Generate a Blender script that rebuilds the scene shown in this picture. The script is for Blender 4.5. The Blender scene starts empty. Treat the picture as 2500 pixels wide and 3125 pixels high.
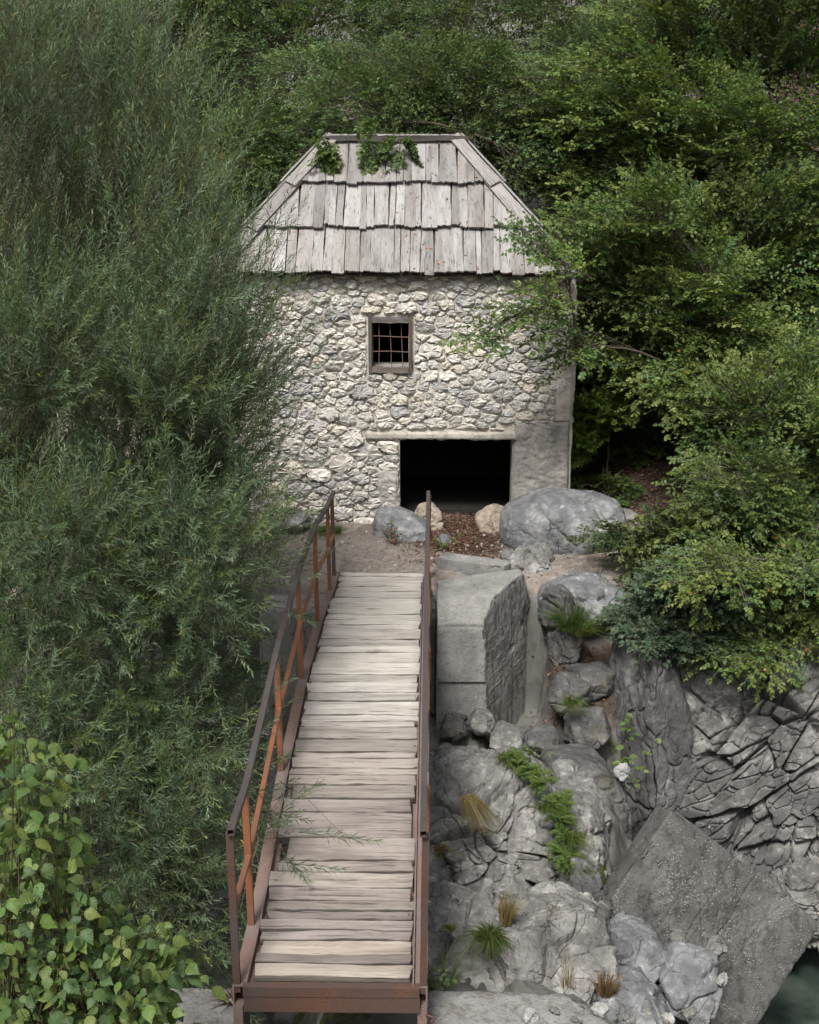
import bpy, bmesh, math, random
import numpy as np
from mathutils import Vector, Matrix
R = math.radians
rng = np.random.default_rng(7)
random.seed(7)
scene = bpy.context.scene
COL = scene.collection

# ------------------------------------------------------------------ camera
F, CXP, CYP, CAMH = 4348.0, 1250.0, 1562.5, 5.5          # focal length in px of the 2500 px wide frame
PITCH = R(14.488); YAW = R(0.9185)
cam_d = bpy.data.cameras.new('camera'); cam = bpy.data.objects.new('camera', cam_d); COL.objects.link(cam)
cam_d.sensor_fit = 'HORIZONTAL'; cam_d.sensor_width = 36.0; cam_d.lens = F / 2500 * 36
cam.location = (0, 0, CAMH); cam.rotation_euler = (R(90) - PITCH, 0, YAW)
cam_d.clip_end = 2000
scene.camera = cam
# ------------------------------------------------------------------ sky, sun, exposure
world = bpy.data.worlds.new('World'); scene.world = world; world.use_nodes = True
wn = world.node_tree; wn.nodes.clear()
SUN_EL, SUN_AZ = R(53), R(197)         # azimuth clockwise from +Y: behind the viewer, to the left
sky = wn.nodes.new('ShaderNodeTexSky'); sky.sky_type = 'NISHITA'; sky.sun_disc = False
sky.sun_elevation = SUN_EL; sky.sun_rotation = SUN_AZ; sky.dust_density = 4.0; sky.air_density = 1.0; sky.ozone_density = 1.0
hs = wn.nodes.new('ShaderNodeHueSaturation'); hs.inputs['Saturation'].default_value = 0.30
bgd = wn.nodes.new('ShaderNodeBackground'); bgd.inputs['Strength'].default_value = 0.075
wo = wn.nodes.new('ShaderNodeOutputWorld')
wn.links.new(sky.outputs[0], hs.inputs['Color']); wn.links.new(hs.outputs[0], bgd.inputs['Color']); wn.links.new(bgd.outputs[0], wo.inputs[0])
sun_d = bpy.data.lights.new('sun', 'SUN'); sun_d.energy = 2.4; sun_d.angle = R(16); sun_d.color = (1.0, 0.96, 0.9)
sun = bpy.data.objects.new('sun', sun_d); COL.objects.link(sun)
sdir = Vector((math.sin(SUN_AZ) * math.cos(SUN_EL), math.cos(SUN_AZ) * math.cos(SUN_EL), math.sin(SUN_EL)))
sun.rotation_euler = (-sdir).to_track_quat('-Z', 'Y').to_euler()
vs = scene.view_settings; vs.view_transform = 'Standard'; vs.look = 'None'; vs.gamma = 1.0; vs.exposure = 1.0
vs.use_curve_mapping = False
scene.cycles.max_bounces = 5; scene.cycles.diffuse_bounces = 3; scene.cycles.glossy_bounces = 2
scene.cycles.transmission_bounces = 3; scene.cycles.transparent_max_bounces = 4
scene.cycles.use_denoising = True; scene.cycles.use_adaptive_sampling = True; scene.cycles.adaptive_threshold = 0.03

# ------------------------------------------------------------------ helpers: picture point at a real distance
_cp, _sp = math.cos(PITCH), math.sin(PITCH)
FW = np.array([-math.sin(YAW) * _cp, math.cos(YAW) * _cp, -_sp]); RT = np.array([math.cos(YAW), math.sin(YAW), 0.0]); UP = np.cross(RT, FW)
CAM = np.array([0.0, 0.0, CAMH])
def ray(x, y):                                   # x, y on a 1725 x 2156 copy of the photograph
    return FW + RT * ((x / .69 - CXP) / F) - UP * ((y / .69 - CYP) / F)
def at(x, y, Y):
    r = ray(x, y); return CAM + r * (Y / r[1])
def atz(x, y, Z):
    r = ray(x, y); return CAM + r * ((Z - CAMH) / r[2])
def ppm(Y): return 3000.0 / (Y * 1.03)           # photo-copy pixels per metre at distance Y

# ------------------------------------------------------------------ numpy noise
def _h(ix, iy, iz, s):
    n = (ix.astype(np.int64) * 374761393 + iy.astype(np.int64) * 668265263 + iz.astype(np.int64) * 2147483647 + s * 974634777) & 0xffffffff
    n = ((n ^ (n >> 13)) * 1274126177) & 0xffffffff
    n = ((n ^ (n >> 16)) * 2246822519) & 0xffffffff
    return ((n ^ (n >> 15)) & 0xffffff) / float(0xffffff)
def vnoise(p, s=0):
    i = np.floor(p); f = p - i; u = f * f * f * (f * (f * 6 - 15) + 10)
    x, y, z = i[..., 0], i[..., 1], i[..., 2]; r = 0
    for a in (0, 1):
        for b in (0, 1):
            for c in (0, 1):
                w = (u[..., 0] if a else 1 - u[..., 0]) * (u[..., 1] if b else 1 - u[..., 1]) * (u[..., 2] if c else 1 - u[..., 2])
                r = r + w * _h(x + a, y + b, z + c, s)
    return r * 2 - 1
def fbm(p, o=4, s=0, g=0.5):
    r = 0; a = 1.0; t = 0
    for k in range(o):
        r = r + a * vnoise(p * (2.03 ** k) + k * 7.3, s + k); t += a; a *= g
    return r / t
def worley(p, s=0):
    i = np.floor(p); f1 = np.full(p.shape[:-1], 9.0); f2 = f1.copy(); cid = np.zeros(p.shape[:-1]); rel = np.zeros(p.shape)
    for a in (-1, 0, 1):
        for b in (-1, 0, 1):
            for c in (-1, 0, 1):
                q = i + np.array([a, b, c]); h1 = _h(q[..., 0], q[..., 1], q[..., 2], s + 1)
                fp = q + np.stack([h1, _h(q[..., 0], q[..., 1], q[..., 2], s + 2), _h(q[..., 0], q[..., 1], q[..., 2], s + 3)], -1)
                d = np.linalg.norm(fp - p, axis=-1); near = d < f1
                f2 = np.where(near, f1, np.minimum(f2, d)); cid = np.where(near, h1, cid); rel = np.where(near[..., None], p - fp, rel); f1 = np.minimum(f1, d)
    tl = np.stack([(cid * 131.7) % 1, (cid * 517.3) % 1, (cid * 911.9) % 1], -1) - .5
    return f1, f2, cid, (rel * tl).sum(-1)            # the last: a random tilt of each cell
def sstep(a, b, x):
    t = np.clip((x - a) / (b - a), 0, 1); return t * t * (3 - 2 * t)
def nrm(v):
    return v / np.maximum(np.linalg.norm(v, axis=-1, keepdims=True), 1e-9)

# ------------------------------------------------------------------ helpers: objects and meshes
def tag(o, label=None, cat=None, group=None, kind=None):
    if label: o['label'] = label
    if cat: o['category'] = cat
    if group: o['group'] = group
    if kind: o['kind'] = kind
    return o
def empty(name, loc=(0, 0, 0)):
    o = bpy.data.objects.new(name, None); COL.objects.link(o); o.location = tuple(float(c) for c in loc); o.empty_display_size = 0.2
    return o
def link(name, me, mat=None, parent=None, loc=None):
    o = bpy.data.objects.new(name, me); COL.objects.link(o)
    if mat is not None and len(me.materials) == 0: me.materials.append(mat)
    if parent is not None:
        o.parent = parent
    if loc is not None: o.location = tuple(float(c) for c in loc)
    return o
def mesh_np(name, V, quads=None, tris=None, col=None, smooth=False):
    """numpy arrays to a mesh, with an optional per-vertex colour 'tint'"""
    me = bpy.data.meshes.new(name); V = np.asarray(V, np.float32).reshape(-1, 3)
    me.vertices.add(len(V)); me.vertices.foreach_set('co', V.ravel())
    parts = []; starts = []; n = 0
    for f, k in ((quads, 4), (tris, 3)):
        if f is not None and len(f):
            f = np.asarray(f, np.int32).reshape(-1, k); parts.append(f.ravel()); starts.append(n + np.arange(len(f), dtype=np.int32) * k); n += f.size
    loops = np.concatenate(parts); st = np.concatenate(starts)
    me.loops.add(len(loops)); me.loops.foreach_set('vertex_index', loops)
    me.polygons.add(len(st)); me.polygons.foreach_set('loop_start', st)
    me.update(calc_edges=True)
    if col is not None:
        c = np.ones((len(V), 4), np.float32); c[:, :np.shape(col)[-1]] = col
        at_ = me.color_attributes.new('tint', 'FLOAT_COLOR', 'POINT'); at_.data.foreach_set('color', c.ravel())
    me.polygons.foreach_set('use_smooth', np.full(len(st), bool(smooth)))
    me.validate()
    return me
class MB:
    """collects vertices, quads and tris in numpy blocks"""
    def __init__(s): s.v = []; s.q = []; s.t = []; s.c = []; s.n = 0
    def add(s, v, q=None, t=None, c=None):
        v = np.asarray(v, float).reshape(-1, 3); s.v.append(v)
        if q is not None and len(q): s.q.append(np.asarray(q).reshape(-1, 4) + s.n)
        if t is not None and len(t): s.t.append(np.asarray(t).reshape(-1, 3) + s.n)
        s.c.append(np.broadcast_to(np.asarray(c if c is not None else (1, 1, 1), float), (len(v), 3))); s.n += len(v)
    def box(s, lo, hi, c=None):
        x0, y0, z0 = lo; x1, y1, z1 = hi
        s.add([(x0, y0, z0), (x1, y0, z0), (x1, y1, z0), (x0, y1, z0), (x0, y0, z1), (x1, y0, z1), (x1, y1, z1), (x0, y1, z1)],
              [(0, 3, 2, 1), (4, 5, 6, 7), (0, 1, 5, 4), (1, 2, 6, 5), (2, 3, 7, 6), (3, 0, 4, 7)], None, c)
    def tube(s, P, rad, sides=6, c=None, cap=True):
        P = np.asarray(P, float); n = len(P); rad = np.broadcast_to(np.asarray(rad, float), (n,))
        T = nrm(np.gradient(P, axis=0)); ref = np.array([0.31, 0.17, 0.93]) if abs(T[0] @ np.array([0.31, 0.17, 0.93])) < .9 else np.array([1.0, 0, 0])
        A = nrm(np.cross(T, ref)); B = np.cross(T, A); a = np.arange(sides) / sides * 2 * np.pi
        ring = P[:, None] + rad[:, None, None] * (np.cos(a)[None, :, None] * A[:, None] + np.sin(a)[None, :, None] * B[:, None])
        i = np.arange(n - 1)[:, None] * sides; j = np.arange(sides)[None]; k = (j + 1) % sides
        q = np.stack([i + j, i + k, i + sides + k, i + sides + j], -1).reshape(-1, 4)
        V = ring.reshape(-1, 3); t = []
        if cap:
            V = np.concatenate([V, P[:1], P[-1:]]); e = n * sides
            for jj in range(sides):
                t.append((e, (jj + 1) % sides, jj)); t.append((e + 1, (n - 1) * sides + jj, (n - 1) * sides + (jj + 1) % sides))
        s.add(V, q, t, c)
    def mesh(s, name, smooth=False):
        return mesh_np(name, np.concatenate(s.v), np.concatenate(s.q) if s.q else None, np.concatenate(s.t) if s.t else None, np.concatenate(s.c), smooth)
    def build(s, name, mat, parent=None, smooth=False, loc=None):
        return link(name, s.mesh(name, smooth), mat, parent, loc)
def prism(poly, t0, t1):
    """polygon in (x, y) extruded from z = t0 to t1 -> verts, faces"""
    n = len(poly); V = [(x, y, t0) for x, y in poly] + [(x, y, t1) for x, y in poly]
    fs = [tuple(range(n - 1, -1, -1)), tuple(range(n, 2 * n))] + [(i, (i + 1) % n, n + (i + 1) % n, n + i) for i in range(n)]
    return V, fs
def py_mesh(name, V, fs, col=None):
    me = bpy.data.meshes.new(name); me.from_pydata([tuple(map(float, v)) for v in V], [], fs); me.update()
    if col is not None:
        a = me.color_attributes.new('tint', 'FLOAT_COLOR', 'POINT')
        a.data.foreach_set('color', np.tile(np.array([*col, 1.0], np.float32), len(V)))
    return me

# ------------------------------------------------------------------ materials
class NT:
    def __init__(s, name):
        s.m = bpy.data.materials.new(name); s.m.use_nodes = True; s.t = s.m.node_tree; s.t.nodes.clear()
        s.out = s.n('OutputMaterial')
    def n(s, typ, **kw):
        x = s.t.nodes.new('ShaderNode' + typ)
        for k, v in kw.items(): setattr(x, k, v)
        return x
    def set(s, node, key, val):
        if hasattr(val, 'is_linked') or isinstance(val, bpy.types.NodeSocket): s.t.links.new(val, node.inputs[key])
        elif isinstance(val, (tuple, list)) and len(val) == 3 and node.inputs[key].type == 'RGBA': node.inputs[key].default_value = (*val, 1)
        else: node.inputs[key].default_value = val
    def coord(s, kind='Object', scale=(1, 1, 1), rand=False):
        c = s.n('TexCoord').outputs[kind]; m = s.n('Mapping'); s.set(m, 'Vector', c); m.inputs['Scale'].default_value = scale
        if rand:
            oi = s.n('ObjectInfo'); mu = s.n('Math', operation='MULTIPLY'); s.set(mu, 0, oi.outputs['Random']); mu.inputs[1].default_value = 57.0
            cb = s.n('CombineXYZ'); [s.set(cb, i, mu.outputs[0]) for i in range(3)]; s.set(m, 'Location', cb.outputs[0])
        return m.outputs[0]
    def noise(s, vec, scale, detail=5, rough=.55, dist=0):
        n = s.n('TexNoise'); s.set(n, 'Vector', vec); n.inputs['Scale'].default_value = scale; n.inputs['Detail'].default_value = detail
        n.inputs['Roughness'].default_value = rough; n.inputs['Distortion'].default_value = dist; return n.outputs['Fac']
    def voro(s, vec, scale, feature='F1', out='Distance'):
        n = s.n('TexVoronoi', feature=feature); s.set(n, 'Vector', vec); n.inputs['Scale'].default_value = scale; return n.outputs[out]
    def ramp(s, fac, stops):
        r = s.n('ValToRGB'); s.set(r, 'Fac', fac); e = r.color_ramp.elements
        while len(e) < len(stops): e.new(0.5)
        for x, (p, c) in zip(e, stops):
            x.position = p; x.color = (*c, 1) if isinstance(c, (tuple, list)) else (c, c, c, 1)
        return r.outputs[0]
    def mix(s, fac, a, b, mode='MIX'):
        m = s.n('Mix', data_type='RGBA', blend_type=mode); s.set(m, 0, fac); s.set(m, 6, a); s.set(m, 7, b); return m.outputs[2]
    def attr(s, name='tint'):
        a = s.n('Attribute', attribute_name=name); return a
    def bump(s, h, strength=.5, dist=.02, nrm_=None):
        b = s.n('Bump'); s.set(b, 'Height', h); b.inputs['Strength'].default_value = strength; b.inputs['Distance'].default_value = dist
        if nrm_ is not None: s.set(b, 'Normal', nrm_)
        return b.outputs[0]
    def bsdf(s, color, rough=.8, metal=0, spec=.3, normal=None, **kw):
        p = s.n('BsdfPrincipled'); s.set(p, 'Base Color', color); s.set(p, 'Roughness', rough); s.set(p, 'Metallic', metal); p.inputs['Specular IOR Level'].default_value = spec
        if normal is not None: s.set(p, 'Normal', normal)
        for k, v in kw.items(): s.set(p, k, v)
        return p.outputs[0]
    def done(s, sh): s.t.links.new(sh, s.out.inputs['Surface']); return s.m

def mat_rock(name, dark, mid, light, sc=1.0, spots=0.5, moss=None, white=0.6):
    t = NT(name); v = t.coord('Object')
    n1 = t.noise(v, 1.3 * sc, 7, .62, .4); n2 = t.noise(v, 9 * sc, 6, .65); n3 = t.noise(v, 40 * sc, 4, .6)
    c = t.ramp(n1, [(.36, dark), (.5, mid), (.62, light)])
    c = t.mix(t.ramp(n2, [(.35, 0.75), (.6, 0.0)]), c, tuple(x * .45 for x in mid))
    c = t.mix(t.ramp(n2, [(.60, 0.0), (.72, white)]), c, tuple(min(.62, x * 1.7) for x in light))
    sp = t.ramp(t.noise(v, 23 * sc, 5, .7), [(.60, 0.0), (.66, spots)])
    c = t.mix(sp, c, (.045, .043, .04))
    if moss:
        c = t.mix(t.ramp(t.noise(v, 2.2 * sc, 6, .7), [(.55, 0.0), (.68, .8)]), c, moss)
    pits = t.ramp(t.voro(t.mix(.12, v, t.noise(v, 6, 3)), 7 * sc, 'DISTANCE_TO_EDGE'), [(.0, 0.0), (.035, 1.0)])
    pk = t.ramp(t.noise(v, 3.1 * sc, 4, .6), [(.36, 0.0), (.46, 1.0)])
    pits = t.mix(pk, pits, (1, 1, 1))
    c = t.mix(1.0, c, t.ramp(pits, [(.0, .35), (1.0, 1.0)]), 'MULTIPLY')
    h = t.mix(.5, t.mix(.5, n2, n3), pits)
    return t.done(t.bsdf(c, .88, 0, .2, t.bump(h, .8, .05)))
M = {}
M['limestone'] = mat_rock('limestone', (.095, .095, .092), (.205, .202, .193), (.33, .325, .31))
M['bluestone'] = mat_rock('blue_grey_limestone', (.105, .108, .115), (.195, .20, .208), (.30, .305, .31), 1.0, .5)
M['pillarstone'] = mat_rock('dark_smooth_limestone', (.06, .06, .063), (.125, .125, .127), (.20, .20, .198), 1.0, .6, None, .4)
M['cliffstone'] = mat_rock('cliff_limestone', (.075, .075, .076), (.16, .158, .154), (.28, .275, .265), 1.0, .8, None, .6)
M['tanstone'] = mat_rock('tan_limestone', (.26, .215, .17), (.34, .285, .23), (.42, .36, .30), 1.0, .15)
M['darkstone'] = mat_rock('dark_limestone', (.055, .055, .055), (.11, .11, .108), (.185, .18, .172), 1.0, .6, (.07, .06, .03))

def mat_stone():
    t = NT('wall_stone'); v = t.coord('Object'); a = t.attr()
    n1 = t.noise(v, 9, 6, .65, .5); n2 = t.noise(v, 45, 5, .65)
    c = t.mix(1.0, a.outputs['Color'], t.ramp(n1, [(.28, .42), (.48, .92), (.7, 1.25)]), 'MULTIPLY')
    c = t.mix(t.ramp(n2, [(.52, 0.0), (.66, .65)]), c, (.10, .10, .10))
    c = t.mix(t.ramp(t.noise(v, 6, 6, .7), [(.54, 0.0), (.64, .7)]), c, (.56, .51, .43))
    return t.done(t.bsdf(c, .9, 0, .2, t.bump(t.mix(.5, n1, n2), .6, .03)))
M['stone'] = mat_stone()
def mat_mortar():
    t = NT('lime_mortar'); v = t.coord('Object')
    n1 = t.noise(v, 4, 6, .6, .3); n2 = t.noise(v, 50, 5, .7)
    c = t.ramp(n1, [(.3, (.38, .345, .295)), (.5, (.52, .485, .425)), (.7, (.62, .585, .525))])
    c = t.mix(t.ramp(n2, [(.5, 0.0), (.72, .6)]), c, (.24, .21, .17))
    return t.done(t.bsdf(c, .95, 0, .1, t.bump(n2, .7, .03)))
M['mortar'] = mat_mortar()
def mat_plaster():
    t = NT('rough_render'); v = t.coord('Object')
    n1 = t.noise(v, 3, 7, .65, .6); n2 = t.noise(v, 28, 6, .7)
    c = t.ramp(n1, [(.3, (.23, .22, .20)), (.5, (.37, .355, .325)), (.68, (.48, .455, .41))])
    c = t.mix(t.ramp(n2, [(.5, 0.0), (.66, .6)]), c, (.14, .135, .12))
    return t.done(t.bsdf(c, .95, 0, .1, t.bump(t.mix(.4, n2, n1), .9, .05)))
M['plaster'] = mat_plaster()
def mat_concrete(name, lo, hi, stain, pebble=0.5, mossy=.6, oneside=False):
    t = NT(name); v = t.coord('Object'); n1 = t.noise(v, 2.0, 7, .6, .4); n2 = t.noise(v, 30, 6, .7)
    c = t.ramp(n1, [(.3, lo), (.7, hi)])
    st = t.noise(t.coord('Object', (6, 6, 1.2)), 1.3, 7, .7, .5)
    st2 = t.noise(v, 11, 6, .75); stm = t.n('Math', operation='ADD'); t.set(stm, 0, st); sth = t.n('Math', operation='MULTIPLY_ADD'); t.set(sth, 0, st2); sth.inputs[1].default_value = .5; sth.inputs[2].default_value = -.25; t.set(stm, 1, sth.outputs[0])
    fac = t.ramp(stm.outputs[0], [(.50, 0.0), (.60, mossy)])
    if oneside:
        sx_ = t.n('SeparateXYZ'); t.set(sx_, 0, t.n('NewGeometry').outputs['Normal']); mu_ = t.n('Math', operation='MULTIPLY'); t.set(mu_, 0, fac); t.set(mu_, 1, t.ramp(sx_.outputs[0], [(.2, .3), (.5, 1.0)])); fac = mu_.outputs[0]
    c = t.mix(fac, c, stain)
    pb = t.voro(v, 38); pm = t.n('Math', operation='MULTIPLY'); t.set(pm, 0, t.ramp(pb, [(.22, 1.0), (.34, 0.0)])); t.set(pm, 1, t.ramp(t.noise(v, 5, 4), [(.45, 0.0), (.62, pebble)]))
    c = t.mix(pm.outputs[0], c, (.40, .39, .365))
    c = t.mix(t.ramp(n2, [(.52, 0.0), (.68, .55)]), c, tuple(x * .4 for x in lo))
    hh = t.mix(.5, n2, t.ramp(pb, [(.1, 1.0), (.4, 0.0)]))
    return t.done(t.bsdf(c, .92, 0, .2, t.bump(hh, .6, .025)))
M['concrete'] = mat_concrete('weathered_concrete', (.20, .20, .19), (.34, .335, .315), (.085, .07, .045))
M['concrete_dark'] = mat_concrete('aggregate_concrete', (.065, .065, .063), (.14, .139, .134), (.035, .034, .03), .6, .6)
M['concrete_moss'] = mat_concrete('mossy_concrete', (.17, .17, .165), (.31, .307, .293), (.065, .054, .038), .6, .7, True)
M['plaster_pale'] = mat_concrete('pale_lintel_concrete', (.34, .315, .275), (.50, .47, .42), (.22, .19, .15), .3, .5)
M['apron'] = mat_concrete('worn_slab_concrete', (.15, .15, .146), (.27, .27, .262), (.10, .088, .07), .4, .6)

def mat_wood(name, axis, crack=.8, rough=.85):
    t = NT(name); sc = [64, 64, 64]; sc[axis] = 1.3
    v = t.coord('Object', sc, True); a = t.attr()
    sc2 = [5, 5, 5]; sc2[axis] = .8; v2 = t.coord('Object', sc2, True)
    g = t.noise(v, 1.0, 7, .7, .2); g2 = t.noise(v, 2.6, 5, .6); b = t.noise(v2, 1.4, 5, .6, .5)
    c = t.mix(1.0, a.outputs['Color'], t.ramp(b, [(.3, (.66, .63, .62)), (.5, (.95, .94, .93)), (.72, (1.12, 1.12, 1.12))]), 'MULTIPLY')
    c = t.mix(t.ramp(g2, [(.4, .5), (.62, 0.0)]), c, t.mix(1.0, c, (.62, .58, .55), 'MULTIPLY'))
    c = t.mix(t.ramp(g, [(.36, crack), (.43, 0.0)]), c, (.05, .042, .036))
    h = t.mix(.35, t.ramp(g, [(.33, 0.0), (.44, 1.0)]), g2)
    return t.done(t.bsdf(c, rough, 0, .2, t.bump(h, .55, .012)))
M['plank'] = mat_wood('weathered_plank', 0)
M['shingle'] = mat_wood('silvered_shingle', 1, .8)
M['frame_wood'] = mat_wood('old_frame_wood', 2)
def mat_rust(name, lo, hi, steel, amt):
    t = NT(name); v = t.coord('Object'); n1 = t.noise(v, 3.0, 7, .65, .3); n2 = t.noise(v, 60, 5, .7)
    c = t.ramp(n1, [(.3, lo), (.7, hi)]); c = t.mix(t.ramp(n2, [(.45, 0.0), (.7, .6)]), c, tuple(x * .4 for x in lo))
    k = t.ramp(t.noise(v, 1.6, 5, .6), [(.5 - amt * .3, 1.0), (.5 + (1 - amt) * .3, 0.0)])
    c = t.mix(k, c, steel)
    return t.done(t.bsdf(c, .6, .15, .4, t.bump(n2, .25, .004)))
M['rust'] = mat_rust('orange_rust', (.20, .068, .024), (.37, .135, .05), (.17, .085, .055), .35)
M['rust_dark'] = mat_rust('brown_rust', (.075, .036, .024), (.14, .065, .04), (.075, .062, .058), .5)
M['rail_steel'] = mat_rust('mill_scale_steel', (.066, .057, .055), (.085, .072, .068), (.066, .067, .073), 1.0)
M['stringer'] = mat_rust('dusty_rust', (.17, .10, .08), (.24, .16, .135), (.19, .155, .145), .5)
def plain(name, c, rough=.8, spec=.3, **kw):
    t = NT(name); n = t.noise(t.coord('Object'), 18, 5, .6)
    return t.done(t.bsdf(t.mix(t.ramp(n, [(.35, .5), (.65, 0.0)]), c, tuple(x * .6 for x in c)), rough, 0, spec, t.bump(n, .2, .01), **kw))
M['room_shade'] = plain('shade_dark_inside', (.03, .028, .026), .95, .1)  # near-black colour stands in for the shade indoors
M['wire'] = plain('rusty_wire', (.16, .10, .08), .7)
M['bark'] = plain('bark', (.075, .06, .048), .9)
M['bark_pale'] = plain('pale_bark', (.17, .15, .13), .9)
M['bark_willow'] = plain('willow_bark', (.10, .082, .05), .85)
M['paper'] = plain('crumpled_white', (.36, .36, .355), .7)
M['bottle'] = plain('pale_blue_plastic', (.32, .47, .55), .25, .5)
M['bottle_label'] = plain('blue_label', (.05, .30, .55), .4, .5)
M['whitestone'] = mat_rock('white_limestone', (.30, .30, .29), (.40, .40, .39), (.48, .48, .47), 2.0, .3)

def mat_leaf(name, back=1.25, rough=.5, transl=.35, spec=.35):
    t = NT(name); a = t.attr().outputs['Color']; g = t.n('NewGeometry')
    bc = t.mix(1.0, a, (back, back, back), 'MULTIPLY'); c = t.mix(g.outputs['Backfacing'], a, bc)
    p = t.bsdf(c, rough, 0, spec)
    tr = t.n('BsdfTranslucent'); t.set(tr, 'Color', t.mix(1.0, a, (1.25, 1.25, .7), 'MULTIPLY'))
    m = t.n('MixShader'); m.inputs[0].default_value = transl; t.t.links.new(p, m.inputs[1]); t.t.links.new(tr.outputs[0], m.inputs[2])
    return t.done(m.outputs[0])
M['leaf'] = mat_leaf('broad_leaf')
M['willow_leaf'] = mat_leaf('willow_leaf', 1.7, .5, .2)
M['dry_leaf'] = mat_leaf('dry_leaf', 1.1, .8, .15, .15)
def mat_ground():
    t = NT('bank_ground'); v = t.coord('Object'); a = t.n('SeparateColor'); t.set(a, 'Color', t.attr().outputs['Color'])
    n1 = t.noise(v, 1.1, 7, .62, .4); n2 = t.noise(v, 8, 6, .65); n3 = t.noise(v, 45, 5, .65)
    rock = t.ramp(n1, [(.3, (.07, .07, .068)), (.5, (.15, .148, .142)), (.68, (.26, .255, .245))])
    rock = t.mix(t.ramp(n2, [(.36, .7), (.6, 0.0)]), rock, (.09, .088, .083))
    dirt = t.ramp(n2, [(.3, (.13, .108, .092)), (.5, (.20, .172, .15)), (.7, (.28, .25, .222))])
    dirt = t.mix(t.ramp(n3, [(.58, 0.0), (.7, .6)]), dirt, (.34, .32, .30))
    lit = t.ramp(n3, [(.3, (.026, .02, .015)), (.5, (.062, .045, .035)), (.7, (.115, .085, .068))])
    moss = t.ramp(n3, [(.3, (.03, .04, .012)), (.7, (.08, .085, .03))])
    def blend(base, k, other):
        s = t.n('Math', operation='ADD'); t.set(s, 0, a.outputs[k]); sub = t.n('Math', operation='MULTIPLY'); t.set(sub, 0, n2); sub.inputs[1].default_value = .6; t.set(s, 1, sub.outputs[0])
        return t.mix(t.ramp(s.outputs[0], [(.55, 0.0), (.8, 1.0)]), base, other)
    c = blend(rock, 0, dirt); c = blend(c, 1, lit); c = blend(c, 2, moss)
    return t.done(t.bsdf(c, .93, 0, .15, t.bump(t.mix(.5, n2, n3), .6, .03)))
M['ground'] = mat_ground()
def mat_water():
    t = NT('stream_water'); v = t.coord('Object'); n = t.noise(v, 2.2, 4, .5, .8)
    c = t.ramp(t.noise(v, 1.4, 5, .6), [(.35, (.028, .042, .034)), (.65, (.085, .105, .088))])
    return t.done(t.bsdf(c, .08, 0, .5, t.bump(n, .25, .05)))
M['water'] = mat_water()

# ================================================================== the setting
def gz(X, Y, rough=True):
    """ground height"""
    X = np.asarray(X, float); Y = np.asarray(Y, float); X, Y = np.broadcast_arrays(X, Y)
    near = -0.5 + np.clip(7.0 - Y, 0, 7) * .6 + np.clip(-Y, 0, 200) * .25
    s = np.interp(Y, [8.8, 10, 11, 12.7, 13.4, 14.3, 15.3, 16.4, 16.9, 17.2, 18.2], [-1.15, -1.3, -1.5, -2.1, -2.3, -2.05, -1.75, -1.85, -1.7, -1.2, -1.05])
    s = np.where(Y > 16.4, s + (-1.85 - s) * (1 - sstep(1.4, 1.65, X)), s)
    xr = np.interp(Y, [9, 11, 13, 15, 16.6, 17.2], [1.2, 1.2, 1.5, 1.9, 1.9, 2.9])
    fl = np.where(X > 0, -5.2, -4.0) + 0 * X
    k = sstep(0, 1, (X - xr) / 1.5); kl = sstep(0, 1, (-0.7 - X) / .9)
    g = s * (1 - k) * (1 - kl) + fl * k + -4.0 * kl * (1 - k)
    far = -0.16 + np.clip(Y - 18.6, 0, 2.2) * .05
    far = far + sstep(1.9, 3.2, X) * np.clip(Y - 20.3, 0, 5) * .26 + np.clip(X - 3, 0, 30) * .12 * sstep(19, 21, Y)
    far = far + np.clip(-3.4 - X, 0, 30) * .35 * sstep(18.5, 22, Y) + sstep(-3.0, -4.2, X) * np.clip(Y - 19.5, 0, 7) * .6
    far = far + np.clip(Y - 25.2, 0, 60) * 1.05
    ya = np.where(X > .1, np.where(X < 1.2, 18.2, 18.0), 17.35); yb = np.where(X > .1, 18.6, 17.95)
    e1 = sstep(8.72, 9.1, Y); e2 = sstep(0, 1, (Y - ya) / (yb - ya))
    z = near * (1 - e1) + g * e1 * (1 - e2) + far * e2
    z = np.minimum(z, 45)
    if rough:
        P = np.stack([X, Y, z], -1); steep = np.clip(e1 * (1 - e2) * 1.0 + sstep(25, 27, Y) * 1.6, 0, 1.6)
        z = z + fbm(P * .7, 4, 3) * (.05 + .28 * steep) + fbm(P * 3.1, 3, 9) * (.018 + .07 * steep)
        f1, f2, cid, tl = worley(P * np.array([1.7, 1.7, 2.6]) + fbm(P * 1.5, 3, 21)[..., None] * .35, 5)
        z = z + steep * ((cid - .5) * .16 + tl * .32 - .10 * (1 - sstep(.0, .07, f2 - f1)))
        f1, f2, cid, tl = worley(P * 5.1 + fbm(P * 3, 2, 22)[..., None] * .3, 6); z = z + steep * (tl * .10 - .03 * (1 - sstep(0, .08, f2 - f1)))
        z = z + sstep(29, 34, Y) * fbm(P * .18, 4, 31) * 3.0
    return z
def axis(lo, a, b, hi, d, D):
    l = [a]; s = d
    while l[-1] > lo: s = min(s * 1.18, D); l.append(l[-1] - s)
    m = list(np.arange(a, b, d)); h = [b]; s = d
    while h[-1] < hi: s = min(s * 1.18, D); h.append(h[-1] + s)
    return np.array(l[:0:-1] + m + h)
xs = axis(-160, -3.2, 4.2, 160, .05, 6.0); ys = axis(-140, 8.6, 26, 160, .055, 6.0)
GX, GY = np.meshgrid(xs, ys); GZ = gz(GX, GY)
nx, ny = len(xs), len(ys); i = (np.arange(ny - 1)[:, None] * nx + np.arange(nx - 1)[None]).ravel()
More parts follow.
